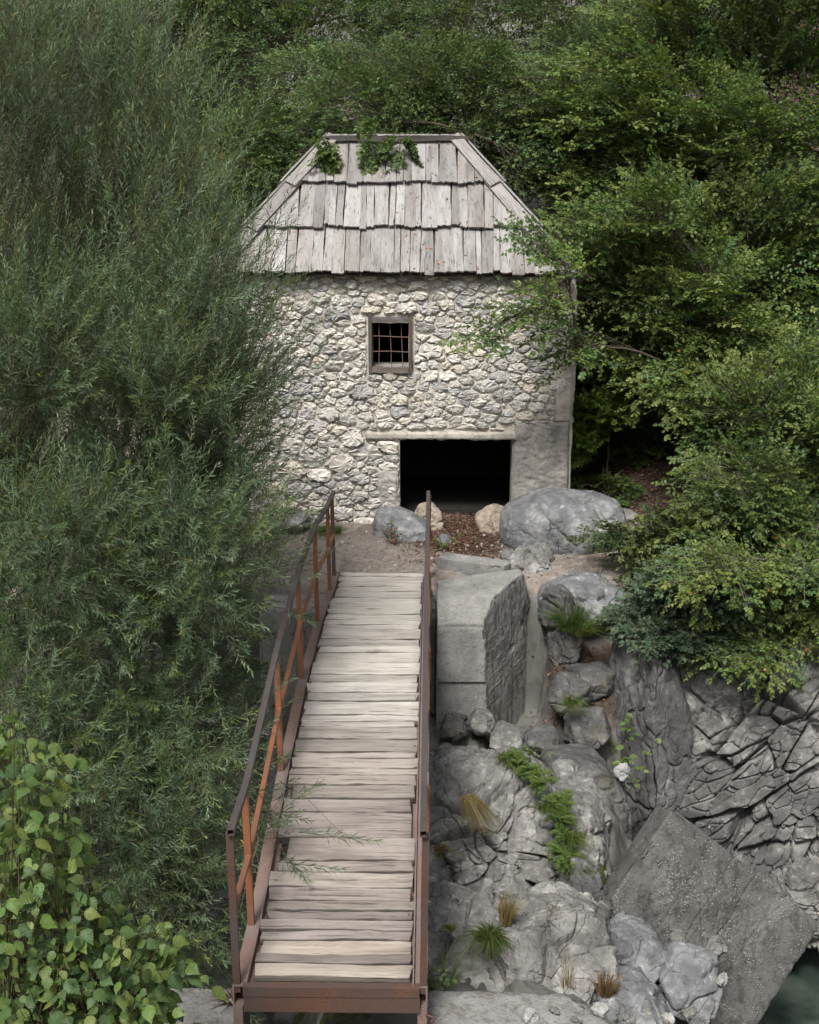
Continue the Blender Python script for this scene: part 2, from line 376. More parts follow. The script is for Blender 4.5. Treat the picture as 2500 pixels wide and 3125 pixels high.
GP = np.stack([GX, GY, GZ], -1).reshape(-1, 3); gx, gy, gz_ = GP.T
w1 = fbm(GP * 1.2, 3, 77)
dirt = sstep(17.6, 18.2, gy) * sstep(-.55, -.3, gz_) * (1 - sstep(22, 25, gy)) * .9 + (1 - sstep(8.7, 9.3, gy)) * .45
litter = .85 * np.exp(-(((gx - .55) / .62) ** 2 + ((gy - 20.1) / .75) ** 2)) + sstep(1.9, 2.6, gx) * sstep(20.2, 21.2, gy) * (1 - sstep(27, 32, gy)) * .75 + .35 * sstep(18.6, 20.6, gy) * (w1 > .1) + .8 * sstep(1.4, 1.7, gx) * (1 - sstep(2.6, 2.9, gx)) * sstep(16.8, 17.2, gy) * (1 - sstep(17.9, 18.3, gy)) + .25 * sstep(25, 28, gy) * (w1 > .2)
moss = .28 + .3 * (w1 > .25) * sstep(9.3, 11, gy) * (1 - sstep(16.5, 17.3, gy)) + .3 * sstep(20.5, 22, gy) * (w1 < -.1) * (np.abs(gx) > 2.4)
moss = moss * (1 - litter.clip(0, 1)) - .2 * dirt
ground = link('ground', mesh_np('ground', GP, np.stack([i, i + 1, i + nx + 1, i + nx], -1), None, np.stack([dirt, litter, moss], -1).clip(0, 1), True), M['ground'])
tag(ground, 'rocky gorge banks with bare earth, leaf litter and steep hillside', None, None, 'structure')
def gh(x, y): return float(gz(np.array([x]), np.array([y]))[0])

wm = MB(); wx = np.linspace(-30, 30, 61); wy = np.linspace(8.5, 18.4, 21); WX, WY = np.meshgrid(wx, wy)
WP = np.stack([WX, WY, -4.6 + .02 * fbm(np.stack([WX, WY, WX * 0], -1) * 1.1, 3, 4)], -1).reshape(-1, 3)
i = (np.arange(20)[:, None] * 61 + np.arange(60)[None]).ravel()
tag(link('stream_water', mesh_np('stream_water', WP, np.stack([i, i + 1, i + 62, i + 61], -1), None, None, True), M['water']), 'dark green stream at the foot of the gorge', None, None, 'structure')

def cube_sphere(n):
    g = np.tan(np.linspace(-1, 1, n + 1) * np.pi / 4); A, B = np.meshgrid(g, g); o = np.ones_like(A); V = []; Q = []; k = 0
    for f in ((o, A, B), (-o, -A, B), (-A, o, B), (A, -o, B), (A, B, o), (-A, B, -o)):
        V.append(np.stack(f, -1).reshape(-1, 3)); i = (np.arange(n)[:, None] * (n + 1) + np.arange(n)[None]).ravel() + k
        Q.append(np.stack([i, i + 1, i + n + 2, i + n + 1], -1)); k += (n + 1) ** 2
    return nrm(np.concatenate(V)), np.concatenate(Q)
_cs = {}
def rock(name, label, loc, size, seed, mat='limestone', n=40, nplanes=12, soft=9, rough=.06, crack=None, cfreq=1.6, cani=(1, 1, 1), cdepth=.05, cwid=.10, block=.06, rot=(0, 0, 0), extra=(), cat='boulder', group=None, cut=.76, crot=0.0, dist=.18, tilt=2.6):
    if n not in _cs: _cs[n] = cube_sphere(n)
    D, Q = _cs[n]; rg = np.random.default_rng(seed)
    if nplanes >= 8: nplanes = int(nplanes * 2.6); soft = max(soft, 42); rough = rough * .45
    N = nrm(rg.standard_normal((nplanes, 3))); off = rg.uniform(cut, cut + .24, nplanes)
    N = np.concatenate([N, np.array([(1, 0, 0), (-1, 0, 0), (0, 1, 0), (0, -1, 0), (0, 0, 1), (0, 0, -1.)])] + [nrm(np.array([e[0]], float)) for e in extra]); off = np.concatenate([off, np.ones(6), [e[1] for e in extra]])
    r = (np.maximum(D @ N.T / off, 1e-4) ** soft).sum(1) ** (-1 / soft)
    P = D * r[:, None] * np.array(size); m = float(np.mean(size)); Rm = np.array(Matrix.Rotation(rot[2], 3, 'Z') @ Matrix.Rotation(rot[1], 3, 'Y') @ Matrix.Rotation(rot[0], 3, 'X'))
    P = P @ Rm.T; Nn = nrm((D / np.array(size)) @ Rm.T); S = P + seed * 3.7
    d = fbm(S * 1.6 / m ** .5, 5, seed) * rough * m * 1.6 + fbm(S * 9, 3, seed + 3) * .008
    cf = cfreq if crack else 1.5 / m ** .5; ck = 1.0 if crack else .35
    SR = S @ np.array(Matrix.Rotation(crot, 3, 'Y')).T; W = SR * cf * np.array(cani) + np.stack([fbm(S * 1.3, 4, seed + k) for k in (11, 12, 13)], -1) * dist
    f1, f2, cid, tl = worley(W, seed); e = f2 - f1; gate = .3 + .7 * sstep(-.25, .15, fbm(S * .9, 2, seed + 5))
    cw = cwid * (.25 + 1.5 * sstep(-.35, .45, fbm(S * 1.1, 3, seed + 17)))
    d = d + ((cid - .5) * block + tl * block * tilt - cdepth * (1 - sstep(.0, 1.0, e / cw)) * gate) * ck
    f1, f2, c2, tl = worley(W * 2.3 + 5, seed + 4); d = d + (tl * block * 1.2 - cdepth * .45 * (1 - sstep(0, cwid, f2 - f1)) * (c2 > .4)) * ck
    f1, f2, c2, tl = worley(W * 6.1 + 9, seed + 8); d = d + (tl * block * .5 - cdepth * .15 * (1 - sstep(0, .12, f2 - f1)) * (c2 > .5)) * ck
    me = mesh_np(name, P + Nn * d[:, None], Q, None, None, True)
    bm = bmesh.new(); bm.from_mesh(me); bmesh.ops.remove_doubles(bm, verts=bm.verts, dist=1e-4); bm.to_mesh(me); bm.free()
    o = link(name, me, M[mat], None, loc); tag(o, label, cat, group); return o

def polytope(name, label, cat, planes, centre, mat, n=80, soft=45, amp=.012, freq=3.0, seed=1, chips=.05, marks=None, parent=None):
    """a worn convex block given by its face planes (normal, point)"""
    if n not in _cs: _cs[n] = cube_sphere(n)
    D, Q = _cs[n]; c = np.array(centre, float); N = nrm(np.array([p[0] for p in planes], float)); off = ((np.array([p[1] for p in planes], float) - c) * N).sum(1); assert (off > 0).all(), (name, off)
    H = np.maximum(D @ N.T / off, 1e-5); r = (H ** soft).sum(1) ** (-1 / soft); P = D * r[:, None]; W = c + P; Nn = N[np.argmax(H, 1)]
    Hs = np.sort(H, 1); edge = 1 - sstep(.0, .10, (Hs[:, -1] - Hs[:, -2]) / Hs[:, -1])
    d = fbm(W * freq, 5, seed) * amp + fbm(W * freq * 5, 3, seed + 3) * amp * .35 - edge * chips * sstep(.0, .5, fbm(W * 4.5, 4, seed + 7)) - amp * 2.5 * sstep(.35, .55, fbm(W * freq * .8, 4, seed + 9))
    if marks is not None: d = d + marks(W, Nn)
    me = mesh_np(name, P + Nn * d[:, None], Q, None, None, True)
    bm = bmesh.new(); bm.from_mesh(me); bmesh.ops.remove_doubles(bm, verts=bm.verts, dist=1e-4); bm.to_mesh(me); bm.free()
    o = link(name, me, M[mat], parent, c); tag(o, label, cat); return o
def box_planes(c, ax, half):
    return [(np.array(a) * s, np.array(c) + np.array(a) * s * h) for a, h in zip(ax, half) for s in (1, -1)]
# ------------------------------------------------------------------ worn concrete
def slab_at(x0, x1, y0, y1, z0, z1, lean=0): return [((1, 0, 0), (x1, 0, 0)), ((-1, 0, 0), (x0, 0, 0)), ((0, -1, 0), (0, y0, 0)), ((0, 1, .25), (0, y1, z1)), ((lean, 0, 1), ((x0 + x1) / 2, 0, z1)), ((0, 0, -1), (0, 0, z0))]
polytope('concrete_apron', 'worn pale concrete slab on the near bank, on the willow side of the bridge', 'slab', slab_at(-3.6, -1.3, 7.2, 9.08, -.9, -.39), (-2.4, 8.3, -.6), 'apron', 70, 40, .012, 2.2, 5)
polytope('concrete_apron', 'worn pale concrete slab on the near bank, on the rock side of the bridge', 'slab', slab_at(-.03, 1.3, 7.2, 9.05, -.9, -.385) + [((.8, .6, 0), (1.2, 8.75, 0))], (.6, 8.2, -.6), 'apron', 70, 40, .014, 2.2, 6)
polytope('concrete_sill', 'rough concrete sill under the near end of the bridge', 'slab', slab_at(-1.29, -.04, 7.2, 8.6, -.9, -.43), (-.66, 8.0, -.6), 'apron', 50, 40, .012, 2.2, 7)
polytope('bridge_abutment', 'concrete abutment carrying the far end of the footbridge', 'abutment', slab_at(-2.2, .06, 17.25, 18.5, -4.3, -.25), (-1.1, 17.8, -1.6), 'concrete', 90, 45, .014, 2.2, 15, .04)
# wing wall right of the bridge end: a chamfered front, a battered side with shuttering-board lips
c1 = atz(1010, 1256, -.07); c2 = atz(1110, 1203, -.05); fx = at(1019, 1286, 16.93)
pf = np.array([fx[0] - .01, 16.93, -.15]); sd_ = nrm(np.array([c2[1] - pf[1], -(c2[0] - pf[0]), 0.0])); sd_ = nrm(sd_ + np.array([0, 0, .06])); bk = nrm(np.array([-(c1[1] - c2[1]) * 0 + .75, .62, .22]))
def wing_marks(W, N):
    side = (N @ sd_ > .9); h = W[:, 2] - .12 * (W[:, 0] - c1[0]) * 1.4 + .02 * fbm(W * 3, 3, 2); f = (h / .17) % 1
    m = (.0035 * np.exp(-((f - .5) / .06) ** 2) * sstep(-.2, .3, fbm(W * 2.5, 3, 5)) + .006 * fbm(W * 14, 4, 71)) * side
    fr = (N[:, 1] < -.9); step = fr * (W[:, 2] < -1.08) * -.035
    return m + step - .012 * fr * np.exp(-((W[:, 2] + .36) / .012) ** 2)
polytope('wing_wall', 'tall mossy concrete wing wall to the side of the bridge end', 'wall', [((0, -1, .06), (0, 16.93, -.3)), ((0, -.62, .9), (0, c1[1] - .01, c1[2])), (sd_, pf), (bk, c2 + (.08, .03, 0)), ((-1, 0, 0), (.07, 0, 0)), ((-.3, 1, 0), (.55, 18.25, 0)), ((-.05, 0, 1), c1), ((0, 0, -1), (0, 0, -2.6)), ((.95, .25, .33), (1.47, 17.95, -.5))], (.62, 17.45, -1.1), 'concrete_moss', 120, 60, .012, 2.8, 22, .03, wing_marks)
c0 = at(985, 1190, 18.9); dv = nrm(np.array([.91, -.42, 0])); nn_ = np.array([.42, .91, 0])
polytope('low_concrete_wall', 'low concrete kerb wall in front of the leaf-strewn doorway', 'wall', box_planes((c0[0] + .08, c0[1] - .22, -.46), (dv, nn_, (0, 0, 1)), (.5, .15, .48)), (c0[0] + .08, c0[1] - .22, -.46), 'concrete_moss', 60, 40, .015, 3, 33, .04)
# ------------------------------------------------------------------ tilted broken slab in the gorge
cc = np.array([2.9, 13.55, -2.6]); nv = nrm(np.array([.2, -.90, .40])); u = np.array([1.55, 0, -1.33]); u = nrm(u - nv * (u @ nv)); v = np.cross(nv, u)
if v[2] > 0: v = -v
L1, L2, th = 1.03, .86, .5
def slab_marks(W, N):
    q = W - cc; a = q @ u; b = q @ v; f = ((a + .06 * fbm(W * 2, 3, 5)) / .30) % 1; face = N @ nv > .8
    hole = np.exp(-(((a - .12) / .10) ** 2 + ((b - .60) / .09) ** 2))
    return face * (-.010 * np.exp(-((f - .5) / .05) ** 2) - .35 * hole - .05 * sstep(.15, .5, fbm(W * 3.2, 4, 12)) * sstep(.25, .7, b) + .010 * fbm(W * 22, 2, 3))
slab = polytope('broken_concrete_slab', 'big square slab of pebbly concrete tipped on its corner in the gorge', 'slab', box_planes(cc - nv * th / 2, (u, v, nv), (L1, L2, th / 2)), cc - nv * th / 2, 'concrete_dark', 130, 120, .010, 3.2, 44, .035, slab_marks)
SO = np.array(slab.location); mb = MB()
ico = np.array([(0, 0, 1), (.89, 0, .45), (.28, .85, .45), (-.72, .53, .45), (-.72, -.53, .45), (.28, -.85, .45), (.72, .53, -.45), (-.28, .85, -.45), (-.89, 0, -.45), (-.28, -.85, -.45), (.72, -.53, -.45), (0, 0, -1)])
icf = [(0, 1, 2), (0, 2, 3), (0, 3, 4), (0, 4, 5), (0, 5, 1), (1, 6, 2), (2, 7, 3), (3, 8, 4), (4, 9, 5), (5, 10, 1), (6, 7, 2), (7, 8, 3), (8, 9, 4), (9, 10, 5), (10, 6, 1), (11, 7, 6), (11, 8, 7), (11, 9, 8), (11, 10, 9), (11, 6, 10)]
pab = rng.uniform(-.96, .96, (2600, 2)); pbn = fbm(np.concatenate([pab * 2.3, np.full((2600, 1), .5)], 1), 3, 8)
for k in range(2600):
    a, b = pab[k]; W1 = cc + u * a * L1 + v * b * L2
    if pbn[k] < -.05 + .3 * rng.random() or (abs(a * L1 - .12) < .14 and abs(b * L2 - .6) < .13): continue
    r = .004 + .015 * rng.random() ** 3; g = .08 + .15 * rng.random()
    mb.add(W1 - SO - nv * .004 + ico * r * (1, .8, .9) * rng.uniform(.7, 1.2, 3), None, icf, (g, g * .98, g * .94))
t_ = NT('pebble'); M['pebble'] = t_.done(t_.bsdf(t_.attr().outputs['Color'], .8, 0, .2))
pb = mb.build('pebbles', M['pebble'], slab); pb['kind'] = 'stuff'

# ================================================================== rocks
def rk(label, x0, x1, y0, y1, Y, dep, seed, mat='limestone', name='boulder', grow=1.0, **kw):
    """a rock that shows between x0..x1 and y0..y1 of the photograph when it lies Y metres away"""
    c = at((x0 + x1) / 2, (y0 + y1) / 2, Y); s = ppm(Y)
    return rock(name, label, c, ((x1 - x0) / 2 / s * grow, dep, (y1 - y0) / 2 / s * grow * 1.02), seed, mat, **kw)
rk('large rounded blue-grey boulder beside the right jamb of the dark doorway', 1050, 1320, 1033, 1185, 19.95, .62, 3, 'bluestone', n=70, nplanes=0, soft=2.6, rough=.05, crack=1, cfreq=.7, cdepth=.02, block=.02)
rk('slanting grey boulder against the wall left of the doorway', 772, 900, 1072, 1165, 20.35, .42, 5, 'bluestone', n=44, nplanes=9, rot=(0, R(14), 0), rough=.05)
rk('tan boulder inside the left jamb of the doorway', 862, 935, 1052, 1150, 20.72, .3, 8, 'tanstone', n=36, nplanes=7, soft=6, rough=.04)
rk('smooth tan boulder leaning on the right jamb of the doorway', 1008, 1090, 1058, 1150, 20.62, .34, 13, 'tanstone', n=36, nplanes=7, soft=6, rough=.04, rot=(0, R(-22), 0))
rk('small grey boulder with a green weed right behind the far end of the handrail', 920, 950, 1120, 1165, 19.9, .14, 14, 'bluestone', n=24)
rk('pale boulder at the foot of the wall among the willow twigs', 570, 660, 1068, 1120, 20.5, .35, 15, 'limestone', n=36)
rk('blue-grey rock ledge below the earth path, above a grass clump', 1135, 1345, 1205, 1330, 18.35, .55, 17, 'bluestone', n=60, crack=1, cfreq=1.2, cdepth=.03, block=.05)
rk('flat grey outcrop where the path meets the big boulder', 1052, 1170, 1160, 1225, 19.1, .42, 18, 'limestone', n=60, nplanes=8, soft=20, rough=.10, crack=1, cfreq=2.6, block=.09, cdepth=.05)
rk('upright grey rock between the wing wall and the blue-grey ledge', 1140, 1225, 1235, 1450, 18.0, .4, 87, 'darkstone', n=60, nplanes=10, soft=30, cut=.9, crack=1, cfreq=1.3, cdepth=.05, block=.06)
rk('grey boulder on the leaf-covered slope', 1340, 1425, 1000, 1055, 22.2, .4, 19, 'limestone', n=36)
rk('small boulder at the foot of the leafy slope, beside the big boulder', 1270, 1345, 1068, 1110, 20.8, .3, 20, 'limestone', n=30)
# stones under and beside the wing wall
for k, (x0, x1, y0, y1, Y, lab) in enumerate([
    (1150, 1250, 1425, 1505, 16.9, 'grey boulder tucked against the wing wall'), (1185, 1290, 1490, 1590, 16.6, 'dark boulder below the one against the wing wall'),
    (1095, 1190, 1530, 1600, 16.25, 'rounded grey boulder at the foot of the wing wall'), (1205, 1300, 1400, 1470, 17.3, 'mossy boulder under the leaf-littered ledge'),
    (1030, 1105, 1520, 1590, 16.35, 'pale broken stone at the corner of the wing wall'), (985, 1045, 1495, 1545, 16.5, 'pale-faced stone under the wing wall corner'),
    (925, 985, 1505, 1560, 16.45, 'small pale stone beside the handrail under the wing wall'), (918, 960, 1570, 1610, 16.1, 'small grey stone lying on brown earth beside the handrail'),
    (1130, 1200, 1590, 1680, 15.9, 'brownish broken rock among the ferns'), (1010, 1075, 1580, 1640, 15.8, 'dark stone in dry grass below the wing wall')]):
    rk(lab, x0, x1, y0, y1, Y, .3, 40 + k, ('darkstone', 'darkstone', 'darkstone', 'darkstone', 'limestone', 'limestone', 'darkstone', 'limestone', 'tanstone', 'darkstone')[k], n=44, nplanes=14, soft=22, rough=.07, block=.05, grow=1.1, group='stones around the wing wall')
# rock ledges on the spur to the right of the bridge
rk('broad pale cracked limestone ledge right of the bridge, with dry grass tufts', 780, 1200, 1590, 1940, 14.4, 1.1, 61, name='rock_ledge', n=130, nplanes=8, soft=40, rough=.05, crack=1, cfreq=1.15, cani=(1, 1, 1.25), cdepth=.2, cwid=.06, block=.06, cut=1.0, extra=[((.12, -.8, .6), .66), ((.6, -.5, .6), .85)], cat='rock')
rk('rounded limestone shoulder with ferns on its crest beside the dark cleft', 1120, 1290, 1625, 1935, 14.9, .95, 62, name='rock_ledge', n=90, nplanes=9, soft=20, rough=.06, crack=1, cfreq=1.3, cdepth=.06, cwid=.05, cut=.92, block=.08, cat='rock')
rk('smooth dark grey boulder behind the ferns', 1130, 1325, 1545, 1800, 15.9, .7, 63, 'darkstone', n=70, nplanes=7, soft=7, rough=.05, crack=1, cfreq=.9, cdepth=.05, block=.03)
rk('long low limestone ledge below the bridge with two green grass clumps', 780, 1140, 1885, 2120, 11.7, .85, 64, name='rock_ledge', n=110, nplanes=9, soft=20, rough=.09, crack=1, cfreq=1.5, cdepth=.07, cwid=.05, cut=.92, block=.08, extra=[((.1, -.5, .86), .6)], cat='rock')
rk('pitted grey limestone block between the low ledge and the tipped slab', 1020, 1290, 1905, 2130, 11.35, .75, 65, name='rock_ledge', n=100, nplanes=10, soft=20, rough=.07, crack=1, cfreq=1.5, cdepth=.07, cwid=.05, cut=.92, block=.07, extra=[((.3, -.8, .45), .6)], cat='rock')
rk('blue-grey boulder under the lower left corner of the tipped slab', 1225, 1425, 1935, 2075, 12.45, .6, 66, 'bluestone', n=80, nplanes=10, soft=12, rough=.05, crack=1, cfreq=1.4, cdepth=.04, block=.05, rot=(0, R(18), 0))
rk('angular blue-grey boulder with one diagonal crack in front of the tipped slab', 1370, 1525, 1995, 2160, 12.2, .55, 67, 'bluestone', n=80, nplanes=11, soft=16, rough=.04, crack=1, cfreq=.9, cdepth=.05, block=.05)
rk('long blue-grey boulder along the edge of the concrete apron', 1215, 1420, 2040, 2165, 11.3, .6, 68, 'bluestone', n=80, nplanes=10, soft=12, rough=.05, crack=1, cfreq=1.2, cdepth=.04, block=.05)
rk('small pale stone stuck in the broken edge of the tipped slab', 1405, 1450, 1955, 2000, 12.75, .12, 69, 'limestone', n=26, nplanes=10, soft=16)
rk('second pale stone by the hole in the tipped slab', 1478, 1530, 1975, 2015, 12.85, .12, 70, 'limestone', n=26, nplanes=10, soft=16)
rk('white flake of stone on the corner of the blue-grey boulder', 1506, 1530, 2050, 2080, 12.0, .05, 71, 'whitestone', n=16, nplanes=8, soft=16)
for k, (x, y, w, wd) in enumerate([(1120, 2142, 12, 'first'), (1165, 2128, 15, 'second'), (1212, 2146, 11, 'third'), (1262, 2126, 19, 'fourth'), (1318, 2146, 14, 'fifth'), (1362, 2128, 17, 'sixth'), (1408, 2144, 15, 'seventh'), (1455, 2132, 18, 'eighth')]):
    p = atz(x, y, -.36)
    rock('loose_stone', wd + ' loose stone from the bridge in the rubble along the apron edge', p, (w / ppm(p[1]), w * .9 / ppm(p[1]), w * .6 / ppm(p[1])), 100 + k, 'limestone' if k % 3 else 'whitestone', n=18, nplanes=10, soft=14, cat='stone', group='loose stones on the apron')
rk('dark mossy rock wedged below the fern ledge', 1140, 1290, 1815, 1975, 13.15, .55, 86, 'darkstone', n=70, nplanes=10, soft=20, crack=1, cfreq=1.4, cdepth=.06, block=.09)
# the cliff across the stream
rk('tall smooth dark rock pillar beside the cleft, left end of the cliff', 1285, 1445, 1320, 1960, 16.95, .8, 81, 'pillarstone', name='cliff_pillar', n=130, nplanes=9, soft=30, rough=.05, cut=.98, crack=1, cfreq=.75, cani=(1.3, 1, .45), cdepth=.16, cwid=.05, block=.04, extra=[((-.45, -.85, .1), .80), ((.25, -.95, .15), .8), ((-.8, -.4, .35), .82)], cat='cliff')
rk('wide dark limestone cliff split by deep slanting cracks', 1345, 1960, 1300, 1890, 17.3, 1.5, 82, 'cliffstone', name='cliff_face', n=190, nplanes=0, soft=24, rough=.02, crack=1, cfreq=1.05, cani=(.6, 1, 1.2), cdepth=.42, cwid=.075, block=.08, dist=.05, tilt=1.4, crot=R(36), rot=(0, R(-10), 0), extra=[((-.15, -.9, .3), .66)], cat='cliff')
rk('pale jumbled rock at the foot of the cliff, behind the tipped slab', 1560, 1830, 1770, 2010, 16.2, .7, 83, 'limestone', name='rock_ledge', n=90, nplanes=10, soft=12, rough=.07, crack=1, cfreq=1.6, cani=(.9, 1, 1.3), cdepth=.12, block=.12, cat='rock')
rk('dark rock shelf under the cliff at the water', 1480, 1660, 1800, 1960, 16.0, .7, 84, 'cliffstone', name='rock_ledge', n=60, nplanes=10, crack=1, cfreq=1.4, cdepth=.1, block=.1, cat='rock')
rk('rock shoulder carrying the shrubs above the cliff', 1300, 1760, 1180, 1420, 18.6, 1.0, 85, 'darkstone', name='rock_ledge', n=70, crack=1, cfreq=1.2, cdepth=.1, block=.1, cat='rock')

# ================================================================== stone mill
HY = 20.8; HXL, HXR = -3.22, float(at(1208, 800, HY)[0]); HD = 3.4
def hx(x, y=900): return float(at(x, y, HY)[0])
def hz(y): return float(at(862, y, HY)[2])
EZ = float(at(828, 580, 20.45)[2]); RZ = float(at(828, 296, 22.15)[2])
wL, wR, wB, wT = hx(783, 720), hx(861, 720), hz(773), hz(679)
dL, dR, dT = hx(842, 1000), hx(1078, 1000), hz(925)
DB = -.35; WTOP = EZ + .05
mill = empty('stone_mill', ((HXL + HXR) / 2, HY, 0)); tag(mill, 'small rubble-stone mill house with grey wooden shingle roof and dark low doorway', 'house')
MO = np.array(mill.location)
def mlink(name, me, mat, parent, world_loc):
    """a piece of the mill at a place given in the world's own metres"""
    o = link(name, me, mat, parent); base = MO if parent is mill else MO + np.array(parent.location)
    if parent is not mill and parent.parent is None: base = np.array(parent.location)
    o.location = tuple(np.array(world_loc, float) - base); return o
# core of the walls: boxes round the two openings, back and side walls
xsn = sorted([HXL, wL, wR, dL, dR, HXR]); zsn = sorted([DB, dT, wB, wT, WTOP]); mb = MB(); TH = .5
for a in range(len(xsn) - 1):
    for b in range(len(zsn) - 1):
        xm, zm = (xsn[a] + xsn[a + 1]) / 2, (zsn[b] + zsn[b + 1]) / 2
        if (wL < xm < wR and wB < zm < wT) or (dL < xm < dR and zm < dT): continue
        mb.box((xsn[a], HY + .03, zsn[b]), (xsn[a + 1], HY + TH, zsn[b + 1]))
wall = mlink('front_wall', mb.mesh('front_wall'), M['plaster'], mill, (0, 0, 0)); 
mb = MB(); mb.box((HXL, HY + TH + .004, DB), (HXL + TH, HY + HD, WTOP)); mb.box((HXR - TH, HY + TH + .004, DB), (HXR, HY + HD, WTOP)); mb.box((HXL + TH + .003, HY + HD - TH, DB), (HXR - TH - .003, HY + HD, WTOP))
mlink('side_and_back_wall', mb.mesh('side_wall'), M['plaster'], mill, (0, 0, 0))
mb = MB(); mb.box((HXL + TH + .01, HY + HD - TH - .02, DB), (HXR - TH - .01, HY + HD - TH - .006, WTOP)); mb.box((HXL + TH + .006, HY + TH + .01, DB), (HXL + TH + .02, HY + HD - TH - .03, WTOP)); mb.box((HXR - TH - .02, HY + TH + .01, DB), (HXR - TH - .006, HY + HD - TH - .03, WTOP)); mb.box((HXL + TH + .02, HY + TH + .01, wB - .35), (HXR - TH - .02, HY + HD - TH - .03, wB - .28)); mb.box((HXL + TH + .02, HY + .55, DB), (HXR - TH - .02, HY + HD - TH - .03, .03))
mlink('shade_lining', mb.mesh('room'), M['room_shade'], mill, (0, 0, 0))  # lining and floor with the room's darkness painted into their colour
# mortar skin
st = .045; gx_ = np.arange(HXL, HXR + .001, (HXR - HXL) / round((HXR - HXL) / st)); gz_l = np.arange(DB, WTOP + .001, (WTOP - DB) / round((WTOP - DB) / st))
AX, AZ = np.meshgrid(gx_, gz_l); P = np.stack([AX, AX * 0 + HY, AZ], -1)
P[..., 1] -= -.003 + .03 * fbm(P * 2.6, 4, 3) + .012 * fbm(P * 17, 3, 5)
P[..., 0] += np.where((AX == gx_[0]) | (AX == gx_[-1]), .03 * fbm(P * 5, 3, 6), 0)
nx_, nz_ = len(gx_), len(gz_l); ii, jj = np.meshgrid(np.arange(nx_ - 1), np.arange(nz_ - 1)); cx_ = (gx_[ii] + gx_[ii + 1]) / 2; cz_ = (gz_l[jj] + gz_l[jj + 1]) / 2
keep = ~(((cx_ > wL - .01) & (cx_ < wR + .01) & (cz_ > wB - .01) & (cz_ < wT + .01)) | ((cx_ > dL - .01) & (cx_ < dR + .01) & (cz_ < dT + .01)))
k0 = (jj * nx_ + ii)[keep]
mlink('mortar', mesh_np('mortar', P, np.stack([k0, k0 + 1, k0 + nx_ + 1, k0 + nx_], -1), None, None, True), M['mortar'], wall, (0, 0, 0))
# rough render on the pier right of the door and the concrete lintel
def skin(name, x0, x1, z0, z1, d0, amp, freq, seed, mat, edge=.05):
    n1, n2 = max(4, int((x1 - x0) / .022)), max(4, int((z1 - z0) / .022)); A, B = np.meshgrid(np.linspace(0, 1, n1), np.linspace(0, 1, n2))
    P = np.stack([x0 + (x1 - x0) * A, A * 0 + HY, z0 + (z1 - z0) * B], -1)
    m = np.minimum(np.minimum(A, 1 - A) * (x1 - x0), np.minimum(B, 1 - B) * (z1 - z0))
    r = fbm(P * freq, 5, seed); P[..., 1] -= (d0 + amp * r + amp * .8 * np.abs(fbm(P * freq * 2.2 * np.array([.6, 1, 1.6]), 4, seed + 2))) * sstep(0, edge, m) - .03 * (1 - sstep(0, edge, m))
    bord = 1 - sstep(0, .03, m); P[..., 0] += bord * .03 * fbm(P * 6, 3, seed + 7); P[..., 2] += bord * .03 * fbm(P * 6, 3, seed + 8)
    i = (np.arange(n2 - 1)[:, None] * n1 + np.arange(n1 - 1)[None]).ravel()
    mlink(name, mesh_np(name, P, np.stack([i, i + 1, i + n1 + 1, i + n1], -1), None, None, True), mat, wall, (0, 0, 0))
skin('render_coat', dR + .005, HXR - .02, hz(1075), hz(885), .05, .05, 6, 51, M['plaster'])
skin('render_coat', dL - .36, dL - .005, hz(1095), hz(985), .045, .05, 5, 52, M['plaster'])
skin('quoin_render', hx(1165), HXR + .015, hz(890), hz(600), .035, .035, 6, 53, M['mortar'])
skin('lintel', hx(768), hx(1112), hz(927), hz(907), .055, .016, 5, 54, M['plaster_pale'], .015)
# rubble stones: cells of a weighted diagram, each its own piece
sx = 1.75
def clip(poly, a, b, c):
    out = []
    for k in range(len(poly)):
        p, q = poly[k], poly[(k + 1) % len(poly)]; dp = a * p[0] + b * p[1] - c; dq = a * q[0] + b * q[1] - c
        if dp <= 0: out.append(p)
        if (dp < 0) != (dq < 0):
            t = dp / (dp - dq); out.append((p[0] + (q[0] - p[0]) * t, p[1] + (q[1] - p[1]) * t))
    return out
pts = []; tries = 0; PB = np.zeros((1400, 3))
srg = np.random.default_rng(12)
while tries < 26000 and len(pts) < 1300:
    tries += 1
    x, z = srg.uniform(HXL, HXR), srg.uniform(DB + .1, WTOP)
    low = z < hz(920); big = srg.random()
    r = (.105 + .05 * srg.random()) if (big < (.45 if low else .09) and tries < 9000) else (.05 + .048 * srg.random() if tries < 18000 else .034 + .02 * srg.random())
    m_ = len(pts)
    if m_ == 0 or (((PB[:m_, 0] - x) / sx) ** 2 + (PB[:m_, 1] - z) ** 2 > ((PB[:m_, 2] + r) * .80) ** 2).all(): PB[m_] = (x, z, r); pts.append((x, z, r))
cells = []; PTS = np.array(pts)
